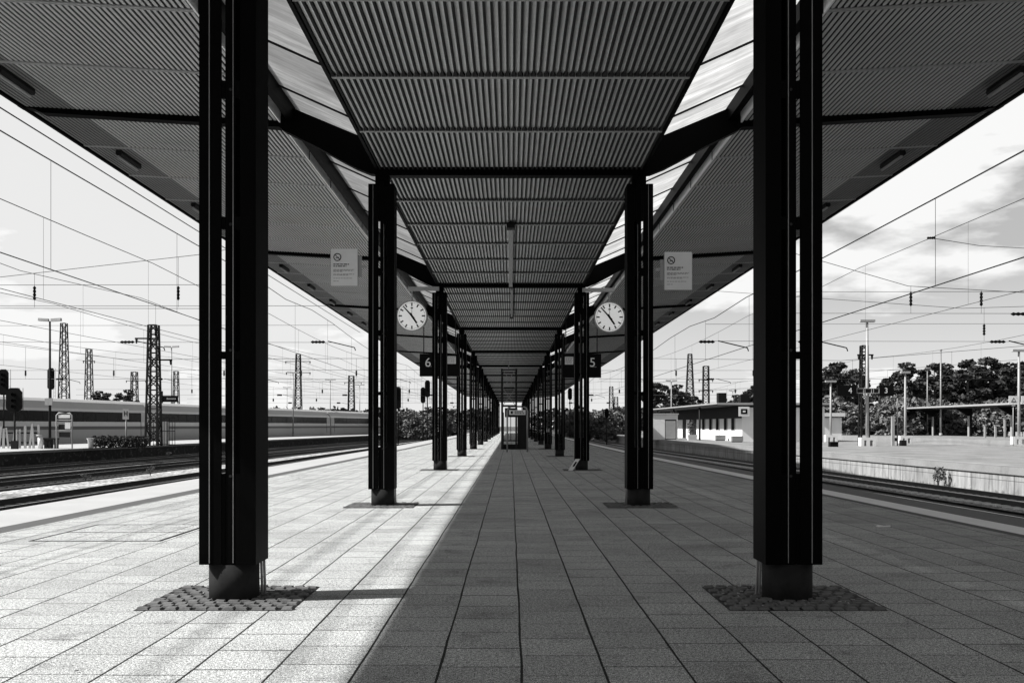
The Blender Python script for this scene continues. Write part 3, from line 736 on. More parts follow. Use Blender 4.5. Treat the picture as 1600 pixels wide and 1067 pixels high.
# ------------------------------------------------------------------ lattice masts, lamps, signals
def lattice_mast(x, y, z0, h, w0, w1, label, depth=None, arms=(), bars=12, group=None, wid=.07):
    root = thing('lattice_mast', label, 'mast', (x, y, z0), 0, group)
    m = MB(); a, b = w0/2, w1/2
    for (sx_, sy_) in ((-1, -1), (1, -1), (1, 1), (-1, 1)):
        m.bar((sx_*a, sy_*a, 0), (sx_*b, sy_*b, h), wid)
    for i in range(bars):
        t0, t1 = i/bars, (i+1)/bars
        w0_, w1_ = a+(b-a)*t0, a+(b-a)*t1
        for sg in (1, -1):
            q = sg if i % 2 else -sg
            m.bar((-q*w0_, sg*w0_, h*t0), (q*w1_, sg*w1_, h*t1), wid*.55)
            m.bar((sg*w0_, -q*w0_, h*t0), (sg*w1_, q*w1_, h*t1), wid*.55)
        m.bar((-w1_, -w1_, h*t1), (w1_, -w1_, h*t1), wid*.5); m.bar((-w1_, w1_, h*t1), (w1_, w1_, h*t1), wid*.5)
    m.build('lattice_frame', M['dark'], root)
    for (za, xa, xb) in arms:
        m = MB(); m.box(xa, xb, -.05, .05, za-.05, za+.05)
        for xx in (xa+.1, xb-.1): m.tube([(xx, 0, za-.35), (xx, 0, za-.05)], [.05, .09], 6)
        m.build('cross_arm', M['dark'], root)
    return root
def ins(m, c, l=.55, r=.10, ax=0):
    c = Vector(c); d = Vector((1, 0, 0)) if ax == 0 else Vector((0, 0, 1))
    pts = []; rr = []
    for i in range(9): pts.append(c+d*(l*(i/8-.5))); rr.append(r if i % 2 else r*.55)
    rr[0] = rr[-1] = r*.3
    m.tube(pts, rr, 8)

G_L = 'lattice masts beyond the left tracks'
def mast_px(px, ptop, D, w0, w1, label, z0=-1.0, arms=(), bars=12, group=None, wid=.07):
    z1 = GZ(ptop, D); return lattice_mast(GX(px, D), D, z0, z1-z0, w0, w1, label, arms=arms, bars=bars, group=group, wid=wid)
mast_px(240, 508, 71, .85, .55, 'tallest broad lattice mast standing on the left platform beside the hedge', z0=0, bars=13, arms=((7.5, -1.3, .3), (6.0, -.2, 1.3)), wid=.12)
mast_px(100, 505, 130, 1.3, .6, 'slim lattice mast rising behind the train beside the left double lamp', bars=20, group=G_L, wid=.11)
mast_px(139, 545, 165, 1.3, .7, 'lattice mast with a forked top behind the train, between two taller ones', bars=16, arms=((12.9, -1.0, 1.0),), group=G_L, wid=.12)
mast_px(210, 581, 190, 1.3, .9, 'short lattice mast with a cross arm just left of the tallest mast', bars=10, arms=((10.8, -1.6, 2.2),), group=G_L, wid=.15)
mast_px(466, 553, 155, 1.2, .6, 'lattice mast with two wide cross arms behind the train', bars=18, arms=((12.2, -2.0, 1.9), (10.5, -1.9, 1.9)), group=G_L, wid=.12)
mast_px(549, 587, 215, 1.5, 1.0, 'short thick lattice mast near the far end of the train', bars=12, arms=((11.5, -1.5, 2.2),), group=G_L, wid=.17)
mast_px(1078, 553, 175, 1.9, .6, 'tall tapering lattice mast behind the white waiting building', bars=20, wid=.14)
mast_px(1103, 572, 150, 1.0, .75, 'straight lattice mast with a crossbar behind the white waiting building', bars=16, arms=((9.2, -1.1, 1.1), (7.6, -1.1, 1.1)), wid=.12)
mast_px(1350, 540, 76, .62, .42, 'lattice mast directly behind the tallest lamp on the right', z0=-.9, bars=18, arms=((7.6, -.5, .7), (6.2, -.5, .3)), wid=.10)
mast_px(955, 604, 190, .9, .6, 'thin lattice mast above the bushes in the centre right gap', bars=14, wid=.13)
mast_px(962.5, 620, 210, 1.0, .7, 'thin shorter lattice mast above the bushes in the centre right gap', bars=12, wid=.13)
lattice_mast(-44, 36, -1, 11, 1.2, .6, 'lattice mast carrying the nearest cross span at the left', bars=12, wid=.1)
lattice_mast(42, 36, -1, 11, 1.2, .6, 'lattice mast carrying the nearest cross span at the right', bars=12, wid=.1)

def lamp(px, ptop, pbase, z0, label, arms='double', block=False, mat='galv', r=.07, group=None, arm=.62, D=None):
    D = D or (HC-z0)*F/(pbase-VY); x = GX(px, D); h = GZ(ptop, D)-z0
    root = thing('platform_lamp', label, 'lamp', (x, D, z0), 0, group)
    b0 = .55 if block else 0
    m = MB(); m.tube([(0, 0, b0), (0, 0, h*.45), (0, 0, h)], [r*1.2, r*1.1, r*.8], 10); m.build('pole', M[mat], root)
    if arms == 'double':
        for q in (-1, 1):
            m = MB(); m.hexa([(q*.08, -.11, h-.02), (q*(arm+.2), -.13, h+.02), (q*(arm+.2), .13, h+.02), (q*.08, .11, h-.02), (q*.08, -.09, h+.16), (q*(arm+.2), -.10, h+.20), (q*(arm+.2), .10, h+.20), (q*.08, .09, h+.16)] if q > 0 else
                            [(q*(arm+.2), -.13, h+.02), (q*.08, -.11, h-.02), (q*.08, .11, h-.02), (q*(arm+.2), .13, h+.02), (q*(arm+.2), -.10, h+.20), (q*.08, -.09, h+.16), (q*.08, .09, h+.16), (q*(arm+.2), .10, h+.20)])
            m.build('lamp_head', M['midgrey'], root)
    else:
        m = MB(); m.box(-arm, arm, -.16, .16, h, h+.16); m.box(-arm+.03, arm-.03, -.13, .13, h-.03, h); m.build('lamp_head', M['midgrey'], root)
    if block:
        m = MB(); m.box(-.55, .55, -.3, .3, .42, .62); m.box(-.55, -.32, -.3, .3, 0, .42); m.box(.32, .55, -.3, .3, 0, .42); m.box(-.14, .1, -.3, .3, 0, .42); m.build('concrete_footing', M['white'], root)
    else:
        m = MB(); m.tube([(0, 0, 0), (0, 0, .35)], r*1.9, 10); m.build('pole_sleeve', M['midgrey'], root)
    return root, D
GL = 'double armed lamps along the left platform'
r0, D0 = lamp(78, 502, 700, 0, 'tall double armed lamp at the far left of the left platform', group=GL, mat='dark', arm=.5)
m = MB(); m.box(-.25, .22, -.16, -.10, GZ(633, D0), GZ(622, D0)); m.build('small_sign', M['midgrey'], r0)
r1, D1 = lamp(268, 543, 684.5, 0, 'double armed lamp with a black station name sign beside the broad mast', group=GL)
m = MB(); m.box(-.95, .72, -.10, -.05, GZ(628, D1), GZ(618, D1)); sg = m.build('name_board', M['black'], r1)
m = MB(); zz = GZ(623, D1)
for i in range(7): m.box(-.5+i*.15, -.40+i*.15, -.107, -.102, zz-.07, zz+.07 if i else zz+.12)
m.build('printed_name', M['midgrey'], sg)
m = MB(); m.box(-1.35, -.96, -.12, .02, GZ(631, D1), GZ(611, D1)); m.build('clock_case', M['black'], r1)
lamp(458, 583, 681.5, 0, 'double armed lamp in front of the train left of the pale footing', group=GL)
lamp(516, 594, 679, 0, 'double armed lamp standing on a pale block footing before the train', group=GL, block=True)
lamp(562, 602, 677.5, 0, 'farthest double armed lamp at the train end before the second left column', group=GL)
lamp(448.5, 606, 676, 0, 'thin distant lamp pole with a small double head seen over the train roof', group=GL, r=.05)
GRL = 'lamps on the right hand platforms'
r3, D3 = lamp(1355, 503, 696.5, -.09, 'tallest lamp with a white footing block beside the black number 4 and 3 sign', arms='single', block=True, mat='lightgrey', r=.10, group=GRL, arm=.55)
lamp(1592, 549, 694, -.09, 'lamp with a white footing at the right beside the triangle signs', arms='single', block=True, mat='lightgrey', r=.10, group=GRL, arm=.55)
lamp(1414.5, 583, 692, -.09, 'slim pale lamp pole with white footing between the number sign and the far canopy', arms='single', block=True, mat='lightgrey', r=.09, group=GRL, arm=.4)
lamp(1298, 597, 690, -.09, 'slim pale lamp in front of the small white hut', arms='single', block=True, mat='lightgrey', r=.09, group=GRL, arm=.5)
lamp(1342, 622, 676, .1, 'short distant lamp pole among the bushes left of the lattice mast', arms='single', mat='lightgrey', r=.06, group=GRL, arm=.3)
lamp(1049, 596, 684, -.09, 'lamp pole with a double head before the trees left of the waiting building', group=GRL, mat='lightgrey', arm=.5)
lamp(1145, 611, 679, -.09, 'distant double lamp standing above the roof of the waiting building', group=GRL, mat='lightgrey', arm=.5)
lamp(1449, 576, 680, .12, 'thin lamp pole with a small flat head behind the left end of the far canopy', arms='single', mat='galv', r=.08, group=GRL, arm=.4)
lamp(1470, 548, 681, .12, 'tall bare antenna like lamp pole in front of the dark trees', arms='single', mat='galv', r=.10, group=GRL, arm=.12)

# number sign 4 / 3 on its lamp
x3 = GX(1355, D3); y3 = D3-.25
ns = thing('twin_number_sign', 'wide black platform sign reading 4 and 3 with a framed box between the numbers', 'sign', (x3, y3, -.09))
zt, zb = GZ(602, y3)+.09, GZ(619, y3)+.09; cz = (zt+zb)/2
for (a, b, n_) in ((1308, 1338, '4'), (1374, 1396, '3')):
    m = MB(); m.box(GX(a, y3)-x3, GX(b, y3)-x3, -.08, .08, zb, zt); m.build('sign_box', M['black'], ns)
    text(n_, .56, ((GX(1328 if n_ == '4' else 1384, y3)-x3), -.085, cz), M['white'], ns, name='number')
m = MB(); xa, xb = GX(1338, y3)-x3+.01, GX(1374, y3)-x3-.01; z0, z1 = cz-.19, cz+.19
m.box(xa, xb, -.05, .05, z0, z0+.04); m.box(xa, xb, -.05, .05, z1-.04, z1)
for x in (xa, xa+.5, -.28, .2, xb-.45, xb-.04): m.box(x, x+.04, -.05, .05, z0+.04, z1-.04)
m.build('middle_frame', M['lightgrey'], ns)
m = MB(); m.box(xa+.05, xb-.05, .0, .03, z0+.04, z1-.04); m.build('middle_panel', M['dark'], ns)

# triangle warning signs near the right lamp
Dt = 75.0
for i, (px, lab) in enumerate(((1583.5, 'white square board with a black triangle left of the right hand lamp'), (1603, 'white square board with a black triangle cut by the right edge of the view'))):
    t = thing('warning_board', lab, 'sign', (GX(px, Dt), Dt, -.09), 0, 'white boards with triangles above the far canopy')
    zt, zb = GZ(618.5, Dt)+.09, GZ(631, Dt)+.09; c = (zt+zb)/2; w2 = .35
    m = MB(); m.box(-w2, w2, -.03, .0, zb, zt); p = m.build('panel', M['white'], t)
    m = MB()
    P_ = [(-.2, c-.16), (.2, c-.16), (0, c+.18)]
    for k in range(3):
        a, b = P_[k], P_[(k+1) % 3]; m.bar((a[0], -.038, a[1]), (b[0], -.038, b[1]), .045, .012) if False else m.hexa([(a[0]*.72, -.041, c+(a[1]-c)*.6), (b[0]*.72, -.041, c+(b[1]-c)*.6), (b[0]*.72, -.032, c+(b[1]-c)*.6), (a[0]*.72, -.032, c+(a[1]-c)*.6), (a[0], -.041, a[1]), (b[0], -.041, b[1]), (b[0], -.032, b[1]), (a[0], -.032, a[1])])
    m.build('triangle_mark', M['black'], p)
    m = MB(); m.tube([(0, .04, 0), (0, .04, zt)], .03, 8); m.box(-.12, .12, -.03, .0, zb-.16, zb-.03); m.build('post', M['midgrey'], t)

# ------------------------------------------------------------------ train
tr = thing('passenger_train', 'long pale express train with a dark window band and dark stripe behind the left platform', 'train', (0, 0, 0))
def TP(D): return Vector((-36.9+.153*(D-85)-.0, D, 0))
Ts = [TP(72.0), TP(98.2), TP(124.6), TP(151.0), TP(177.4)]
prof = [(0, -.55, 'train_lower'), (0, .36, 'train_lower'), (.02, 1.07, 'train_stripe'), (.03, 1.34, 'train_light'), (.05, 1.75, 'band'), (.12, 2.60, 'train_light'), (.20, 2.78, 'train_roof'), (.62, 3.45, 'train_light'), (1.5, 3.78, 'train_roof')]
for i in range(4):
    a, b = Ts[i], Ts[i+1]; d = (b-a).normalized(); n = Vector((-d.y, d.x, 0)); n = n if n.x < 0 else -n      # into the train, away from the eye
    a = a+d*.25; b = b-d*.25; L = (b-a).length
    def q(s_, off, z): return a+d*s_+n*off+Vector((0, 0, z))
    m = MB()
    cs = [(0, -.5), (-.02, .3), (0, 1.07), (.05, 2.62), (.20, 2.85), (.60, 3.42), (1.10, 3.66), (1.45, 3.70), (2.3, 3.42), (2.85, 2.6), (2.9, -.5)]
    k0 = len(cs); base = [q(0, o, z) for o, z in cs]; end = [q(L, o, z) for o, z in cs]
    m.v = base+end
    for k in range(k0): m.f.append((k, (k+1) % k0, k0+(k+1) % k0, k0+k))
    m.f.append(tuple(range(k0))[::-1]); m.f.append(tuple(range(k0, 2*k0)))
    car = m.build('train_car', M['train_lower'], tr)
    def strip_(z0, z1, o0, o1, s0, s1, mt, nm, e=.012):
        mm = MB(); mm.hexa([q(s0, o0-e, z0), q(s1, o0-e, z0), q(s1, o0+.01, z0), q(s0, o0+.01, z0), q(s0, o1-e, z1), q(s1, o1-e, z1), q(s1, o1+.01, z1), q(s0, o1+.01, z1)]); return mm.build(nm, M[mt], car)
    strip_(1.36, 1.74, .007, .02, 0, L, 'train_light', 'light_band')
    strip_(1.08, 1.35, 0, .01, 0, L, 'train_stripe', 'dark_stripe')
    strip_(1.75, 2.60, .02, .045, 1.6, L-1.6, 'train_glass', 'window_band', .02)
    for (s0, s1) in ((0, 1.58), (L-1.58, L)): strip_(1.75, 2.60, .02, .045, s0, s1, 'train_lower', 'door_panel', .016)
    strip_(2.62, 2.84, .05, .195, 0, L, 'train_light', 'roof_edge')
    mm = MB()
    for s_ in (1.55, L-1.55): mm.hexa([q(s_-.03, -.035, .3), q(s_+.03, -.035, .3), q(s_+.03, .03, .3), q(s_-.03, .03, .3), q(s_-.03, -.0, 2.6), q(s_+.03, -.0, 2.6), q(s_+.03, .08, 2.6), q(s_-.03, .08, 2.6)])
    for k in range(1, 12):
        s_ = 1.6+(L-3.2)*k/12; mm.hexa([q(s_-.05, -.01, 1.76), q(s_+.05, -.01, 1.76), q(s_+.05, .03, 1.76), q(s_-.05, .03, 1.76), q(s_-.05, .02, 2.59), q(s_+.05, .02, 2.59), q(s_+.05, .05, 2.59), q(s_-.05, .05, 2.59)])
    mm.build('window_bars', M['dark'], car)
    mm = MB(); mm.hexa([q(.1, .15, -.98), q(L-.1, .15, -.98), q(L-.1, 2.7, -.98), q(.1, 2.7, -.98), q(.1, .15, -.51), q(L-.1, .15, -.51), q(L-.1, 2.7, -.51), q(.1, 2.7, -.51)]); mm.build('underframe', M['black'], car)
    mm = MB(); mm.hexa([q(L, .4, -.4), q(L+.5, .4, -.4), q(L+.5, 2.4, -.4), q(L, 2.4, -.4), q(L, .5, 3.2), q(L+.5, .5, 3.2), q(L+.5, 2.3, 3.2), q(L, 2.3, 3.2)])
    if i < 3: mm.build('gangway', M['black'], car)

# ------------------------------------------------------------------ things on the left platform
def signal(px, ptop, pbase, D, label, z0=0, hw=.42, hh=1.5, arrow=True):
    x = GX(px, D); h = GZ(ptop, D)-z0
    root = thing('railway_signal', label, 'signal', (x, D, z0), 0, 'railway signals')
    m = MB(); m.tube([(0, 0, 0), (0, 0, h-hh*.4)], .06, 8); m.box(-.18, .18, -.12, .12, 0, .5); m.build('post', M['dark'], root)
    m = MB(); w2 = hw/2
    pr = [(-w2*.5, h-hh), (w2*.5, h-hh), (w2, h-hh+.2), (w2, h-.25), (w2*.5, h), (-w2*.5, h), (-w2, h-.25), (-w2, h-hh+.2)]
    m.prism(pr, 'y', -.12, -.02); hd = m.build('signal_head', M['black'], root)
    m = MB()
    for k in range(3): m.tube([(0, -.26, h-.4-k*.36), (0, -.12, h-.4-k*.36)], .11, 12, cap=False)
    m.build('lens_hood', M['dark'], hd)
    m = MB()
    for q in (.25, .45): m.tube([(q, .1, h-hh*1.4), (q, .1, h)], .015, 6)
    for k in range(4): m.box(.25, .45, .09, .11, h-hh*1.3+k*.4, h-hh*1.3+k*.4+.02)
    m.build('ladder', M['dark'], root)
    return root
signal(23, 606, 702, 61, 'black hooded signal on a dark post at the left end of the picket barrier', hw=.95, hh=1.45)
signal(6, 577, 700, 75, 'tall black signal at the extreme left edge above the train', hw=.75, hh=1.9)
signal(80, 575, 640, 118, 'black signal with a white ladder frame hidden partly by the left lamp', hw=.8, hh=2.5)
signal(668, 594, 690, 120, 'tall black arrow topped signal right of a pair in the centre left gap', hw=.62, hh=2.0, z0=-1)
signal(661, 605, 690, 122, 'lower black arrow topped signal left of a pair in the centre left gap', hw=.58, hh=1.9, z0=-1)
signal(622, 604, 690, 100, 'black signal peeping out from behind the second left column', hw=.6, hh=2.2, z0=-1)
signal(948, 638, 690, 95, 'low black signal head before the bushes in the centre right gap', hw=.40, hh=.9, z0=-1)
signal(890.5, 606, 690, 120, 'slim signal seen between two right columns near the bushes', hw=.5, hh=1.4, z0=-1)

D = 62.0
fr = thing('timetable_stand', 'grey tubular stand with a white timetable panel on the left platform', 'timetable stand', (GX(100.5, D), D, 0))
m = MB(); z1 = GZ(645, D)
for (a, b) in ((-.48, .48),):
    m.tube([(a, 0, 0), (a, 0, z1-.15), (a+.14, 0, z1), (b-.14, 0, z1), (b, 0, z1-.15), (b, 0, 0)], .045, 8)
m.build('tube_frame', M['midgrey'], fr)
m = MB(); m.box(-.36, .36, -.02, .02, GZ(653, D), GZ(647.5, D)); m.build('timetable_panel', M['white'], fr)
m = MB(); m.box(-.43, .43, -.015, .015, GZ(657, D), GZ(655, D)); m.box(-.43, .43, -.015, .015, GZ(673, D), GZ(671.5, D)); m.build('cross_bar', M['midgrey'], fr)
m = MB(); m.box(-.36, .30, .0, .04, GZ(671, D), GZ(663, D)); m.box(-.32, .34, .0, .04, GZ(683, D), GZ(675, D)); m.build('poster', M['dark'], fr)
m = MB(); m.box(.05, .38, -.03, -.005, GZ(670, D), GZ(660, D)); m.build('leaflet', M['white'], fr)
# posts of the barrier
rr = random.Random(11)
D = 63.0; bar_ = thing('picket_barrier', 'row of pale wooden pickets forming a barrier at the far left of the platform', 'barrier', (GX(40, D), D, 0))
m = MB()
x = GX(-4, D)-GX(40, D)
while x < GX(62, D)-GX(40, D):
    wd = rr.uniform(.10, .2); h = rr.uniform(1.15, 1.5)
    ln = rr.uniform(-.18, .18); yy = rr.uniform(-.05, .05)
    m.hexa([(x, yy, 0), (x+wd, yy, 0), (x+wd, yy+.05, 0), (x, yy+.05, 0), (x+ln, yy, h), (x+wd+ln, yy, h+.03), (x+wd+ln, yy+.05, h+.03), (x+ln, yy+.05, h)]); x += wd+rr.uniform(.06, .2)
m.build('picket', M['lightgrey'], bar_, kind='stuff')
m = MB(); m.box(GX(-6, D)-GX(40, D), GX(58, D)-GX(40, D), .07, .11, .9, 1.0); m.box(GX(-6, D)-GX(40, D), GX(58, D)-GX(40, D), .07, .11, .3, .4); m.build('rail', M['dark'], bar_)
# litter bins / planters
D = 62.5; t = thing('bench', 'dark low bench with a pale end beside the timetable stand', 'bench', (GX(78, D), D, 0))
m = MB(); m.box(-.35, .5, -.2, .2, .55, .65); m.build('seat', M['dark'], t)
for (a, b) in ((-.28, -.12), (.02, .14), (.34, .46)): m = MB(); m.box(a, b, -.18, .18, 0, .55); m.build('leg', M['dark'], t)
t = thing('litter_bin', 'pale cylindrical litter bin with a flat lid by the left lamp', 'bin', (GX(69, D), D-.5, 0))
m = MB(); m.tube([(0, 0, 0), (0, 0, .75)], .15, 12); m.build('bin_body', M['white'], t)
m = MB(); m.tube([(0, 0, .76), (0, 0, .84)], .24, 12); m.build('lid', M['lightgrey'], t)
D = 66; t = thing('stop_sign_post', 'small pale sign with a dark letter on a post behind the hedge', 'sign', (GX(197, D), D, 0))
m = MB(); m.tube([(0, 0, 0), (0, 0, GZ(640, D))], .05, 8); m.build('post', M['lightgrey'], t)
m = MB(); m.box(-.2, .2, -.07, -.05, GZ(655, D), GZ(639, D)); p = m.build('panel', M['lightgrey'], t)
m = MB(); c = GZ(646, D); m.box(-.11, -.06, -.078, -.072, c-.16, c+.16); m.box(.06, .11, -.078, -.072, c-.16, c+.16); m.box(-.06, .06, -.078, -.072, c-.025, c+.025); m.build('dark_letter', M['dark'], p)
# train front reflection like pale oval car window stickers omitted; small white planters
D = 64; t = thing('stone_planter', 'pale flared planter pot at the left end of the hedge', 'planter', (GX(141.5, D), D, 0))
m = MB(); m.tube([(0, 0, 0), (0, 0, .5), (0, 0, .62)], [.14, .17, .24], 12); m.build('pot', M['offwhite'], t)
# hedge of shrubs
def leafball(m, c, rx, ry, rz, n, s, r_):
    for i in range(n):
        u = r_.uniform(-1, 1); th = r_.uniform(0, 2*math.pi); rad = r_.uniform(.45, 1.0)**.6
        k = math.sqrt(1-u*u); p = Vector((c[0]+rx*rad*k*math.cos(th), c[1]+ry*rad*k*math.sin(th), c[2]+rz*rad*u))
        a = Vector((r_.gauss(0, 1), r_.gauss(0, 1), r_.gauss(0, .6))).normalized(); b = a.cross(Vector((r_.gauss(0, 1), r_.gauss(0, 1), r_.gauss(0, 1)))).normalized()
        sz = s*r_.uniform(.5, 1.2); m.quad(p-a*sz-b*sz*.5, p+a*sz-b*sz*.4, p+a*sz*.8+b*sz*.5, p-a*sz*.7+b*sz*.6)
rs_ = random.Random(21)
hx = [150, 160, 171, 181, 192, 203, 213, 222]
hl = ['first', 'second', 'third', 'fourth', 'fifth', 'sixth', 'seventh', 'eighth']
for i, px in enumerate(hx):
    D = 65; t = thing('shrub', 'dark clipped shrub in the low platform hedge, %s from the pale pot' % hl[i], 'shrub', (GX(px, D), D, 0), 0, 'clipped shrubs on the left platform')
    m = MB(); leafball(m, (0, 0, .38), .40, .42, .40, 620, .055, rs_); m.build('foliage', M['leaf3'], t)
    m = MB(); m.tube([(0, 0, 0), (0, 0, .35)], .03, 6); m.build('stem', M['bark'], t)
t = thing('service_cage', 'dark fenced service cage at the foot of the broad lattice mast', 'cage', (GX(256, 72), 72, 0))
m = MB()
for i in range(9): m.box(-.75+i*.19, -.72+i*.19, -.02, .02, 0, 2.0)
for z in (.05, 1.0, 1.95): m.box(-.78, .82, -.03, -.021, z, z+.05)
m.build('bars', M['dark'], t)
m = MB(); m.box(-.3, .15, .2, .6, 0, 1.7); m.build('cabinet', M['midgrey'], t)

# ------------------------------------------------------------------ right platform: waiting building and neighbours
bx, by = 21.9, 96.0; DIRB = Vector((-.036, 1, 0)).normalized()
bd = thing('waiting_building', 'low white flat roofed station building with tall dark slit windows on the right platform', 'building', (bx, by, -.09), math.atan2(.036, 1)); bd.scale = (1.13,)*3
L_, H_, Wd = 27.0, 2.85, 7.0
m = MB(); m.box(0, Wd, 0, L_, 0, H_); m.build('wall', M['offwhite'], bd)
m = MB(); m.hexa([(-2.2, -.5, H_+.12), (Wd+.6, -.5, H_+.12), (Wd+.6, L_+6, H_+.12), (-2.2, L_+6, H_+.12), (-2.2, -.5, H_+.34), (Wd+.6, -.5, H_+.34), (Wd+.6, L_+6, H_+.34), (-2.2, L_+6, H_+.34)]); rf = m.build('roof', M['dark'], bd)
m = MB(); m.box(-2.26, -2.2, -.55, L_+6, H_+.26, H_+.38); m.box(-2.2, Wd+.6, -.56, -.5, H_+.2, H_+.38); m.build('roof_trim', M['lightgrey'], rf)
m = MB(); m.box(-.10, -.01, .1, L_, H_-.9, H_+.11); m.build('eaves_shadow', M['dark'], bd)  # dark strip painted in as the shadow under the roof overhang
for i, yy in enumerate((2.3, 4.9, 7.9, 10.6, 13.6)):
    m = MB(); m.box(-.06, .03, yy, yy+1.0, .95, 1.95); wn_ = m.build('window', M['glass'], bd)
    m = MB(); m.box(-.08, -.0, yy-.08, yy-.005, .9, 1.95); m.box(-.08, 0, yy+1.005, yy+1.08, .9, 1.95); m.build('frame', M['midgrey'], wn_)
m = MB(); m.box(3.0, 3.6, -.05, .02, 1.1, 2.2); m.build('window', M['glass'], bd)
m = MB(); m.box(-.07, .03, 17.5, 20.5, 0, 2.0); m.build('door', M['dark'], bd)
m = MB(); m.box(-.07, .03, 22.5, 24.0, 0, 1.95); m.build('door', M['dark'], bd)
for yy in (7.5, 19.5, 28.5):
    m = MB(); m.tube([(-1.9, yy, 0), (-1.9, yy, H_+.12)], .09, 8); m.build('roof_post', M['dark'], bd)
m = MB(); m.box(-2.4, -1.9, .2, .8, H_-.62, H_-.06) if False else m.box(-.45, .45, -.62, -.57, H_-.75, H_+.05); lg = m.build('sign_box', M['white'], bd)
m = MB(); m.box(-.27, .27, -.635, -.625, H_-.56, H_-.13); m.build('dark_square', M['black'], lg)
m = MB(); m.box(-.11, .11, -.65, -.64, H_-.42, H_-.27); m.build('pale_square', M['white'], lg)
for (x, y, h, lab) in ((2.0, 8, .8, 'dark square chimney nearer the eye on the white station building roof'), (1.4, 14, 1.1, 'dark square chimney farther from the eye on the white station building roof')):
    m = MB(); m.box(x, x+.8, y, y+.8, H_+.35, H_+.35+h*1.2); m.build('chimney', M['dark'], rf, label=lab)
# concrete planter boxes on platform
D = 84
for i, (a, b, lab, dd) in enumerate(((1118, 1133, 'pale concrete bench block before the slit windows, the farther of two', 101), (1143, 1160, 'pale concrete bench block before the slit windows, the nearer of two', 92))):
    t = thing('concrete_bench', lab, 'bench', (GX((a+b)/2, dd), dd, -.09), 0, 'concrete bench blocks by the waiting building')
    wd = (b-a)*dd/F
    m = MB(); m.box(-wd/2, wd/2, -.3, .3, .08, .55); m.build('block', M['coping'], t)
    m = MB(); m.box(-wd/2+.05, wd/2-.05, -.25, .25, 0, .075); m.build('plinth', M['dark'], t)
D = 106; t = thing('planted_tub', 'white concrete tub with a leafy plant in front of the building door', 'planter', (GX(1081, D), D, -.09))
m = MB(); m.hexa([(-.42, -.4, 0), (.42, -.4, 0), (.42, .4, 0), (-.42, .4, 0), (-.5, -.5, .55), (.5, -.5, .55), (.5, .5, .55), (-.5, .5, .55)]); m.build('tub', M['white'], t)
m = MB(); leafball(m, (0, 0, 1.3), .55, .5, .8, 260, .10, rs_); m.build('foliage', M['leaf2'], t)
D = 108; t = thing('kiosk_container', 'white box shaped kiosk with a grey shutter at the left end of the right platform', 'kiosk', (GX(1034, D), D, -.09))
x0, x1 = GX(1016, D)-GX(1034, D), GX(1059, D)-GX(1034, D)
m = MB(); m.box(x0, x1, 0, 3, 0, GZ(648, D)+.09); m.build('body', M['offwhite'], t)
m = MB(); m.box(x0-.1, x1+.1, -.1, 3.1, GZ(648, D)+.10, GZ(648, D)+.25); m.build('roof', M['midgrey'], t)
m = MB(); a, b = GX(1039, D)-GX(1034, D), GX(1056.5, D)-GX(1034, D); m.box(a, b, -.06, -.005, .02, GZ(654, D)); sh_ = m.build('shutter', M['dark'], t)
m = MB(); m.box(a+.06, b-.06, -.075, -.065, .1, GZ(656, D)); m.build('shutter_panel', M['midgrey'], sh_)
# small white hut far right behind the column
D = 120; t = thing('white_hut', 'small white hut with a flat roof half hidden in the bushes beside the right column', 'hut', (GX(1298, D), D, -.9))
m = MB(); m.box(-1.6, 1.3, 0, 3, 0, GZ(652, D)+.9); m.build('wall', M['offwhite'], t)
m = MB(); m.box(-2.0, 1.6, -.4, 3.4, GZ(652, D)+1.0, GZ(645, D)+.9); m.build('roof', M['white'], t)
m = MB(); m.box(-1.9, 1.5, -.3, 3.3, GZ(652, D)+.9, GZ(652, D)+.99); m.build('soffit', M['dark'], t)
# posts near number sign
D = 75; t = thing('cable_post', 'stout white post with dark boxes right of the twin number sign', 'post', (GX(1395, D), D, -.09))
m = MB(); m.box(-.10, .10, -.1, .1, 0, GZ(650, D)+.09); m.build('post', M['lightgrey'], t)
m = MB(); m.tube([(.38, .1, 0), (.38, .1, GZ(620, D))], .05, 8); m.build('pipe', M['galv'], t)
m = MB()
for z in (.35, .8, 1.25): m.box(.12, .30, -.08, .08, z, z+.25)
m.box(.55, .95, -.2, .2, 0, .42)
m.build('junction_box', M['dark'], t)
D = 72; t = thing('storage_box', 'low black box on the ground beside the slim lamp near the right column', 'box', (GX(1302, D), D, -.09))
m = MB(); m.box(-.28, .28, -.25, .25, 0, .32); m.build('body', M['black'], t); m = MB(); m.box(-.3, .3, -.27, .27, .322, .36); m.build('lid', M['dark'], t)

# far canopy on the third platform
cn_ = thing('far_canopy', 'thin flat canopy on dark posts on the distant right platform before the bushes', 'canopy', (55, 0, .12))
def fy(px): return 55*F/(px-VX)
yn, yf = fy(1650), fy(1424)
m = MB(); zc = 3.35; m.hexa([(-2.2, yn, zc), (2.6, yn, zc), (2.6, yf, zc), (-2.2, yf, zc), (-2.6, yn, zc+.28), (3, yn, zc+.28), (3, yf, zc+.28), (-2.6, yf, zc+.28)]); m.build('roof', M['dark'], cn_)
m = MB(); m.box(-2.68, -2.6, yn, yf, zc+.14, zc+.34); m.build('roof_trim', M['lightgrey'], cn_)
for px in (1458, 1514, 1581, 1635):
    yy = fy(px)
    m = MB(); m.box(.02, .3, yy-.17, yy+.17, 0, zc); m.prism([(-1.7, zc), (-.2, zc-.9), (.02, zc-.9), (.02, zc)], 'y', yy-.1, yy+.1); m.build('post', M['black'], cn_)
    m = MB(); m.box(-.10, .018, yy-.17, yy+.17, 0, zc-.9); m.build('post_face', M['lightgrey'], cn_)
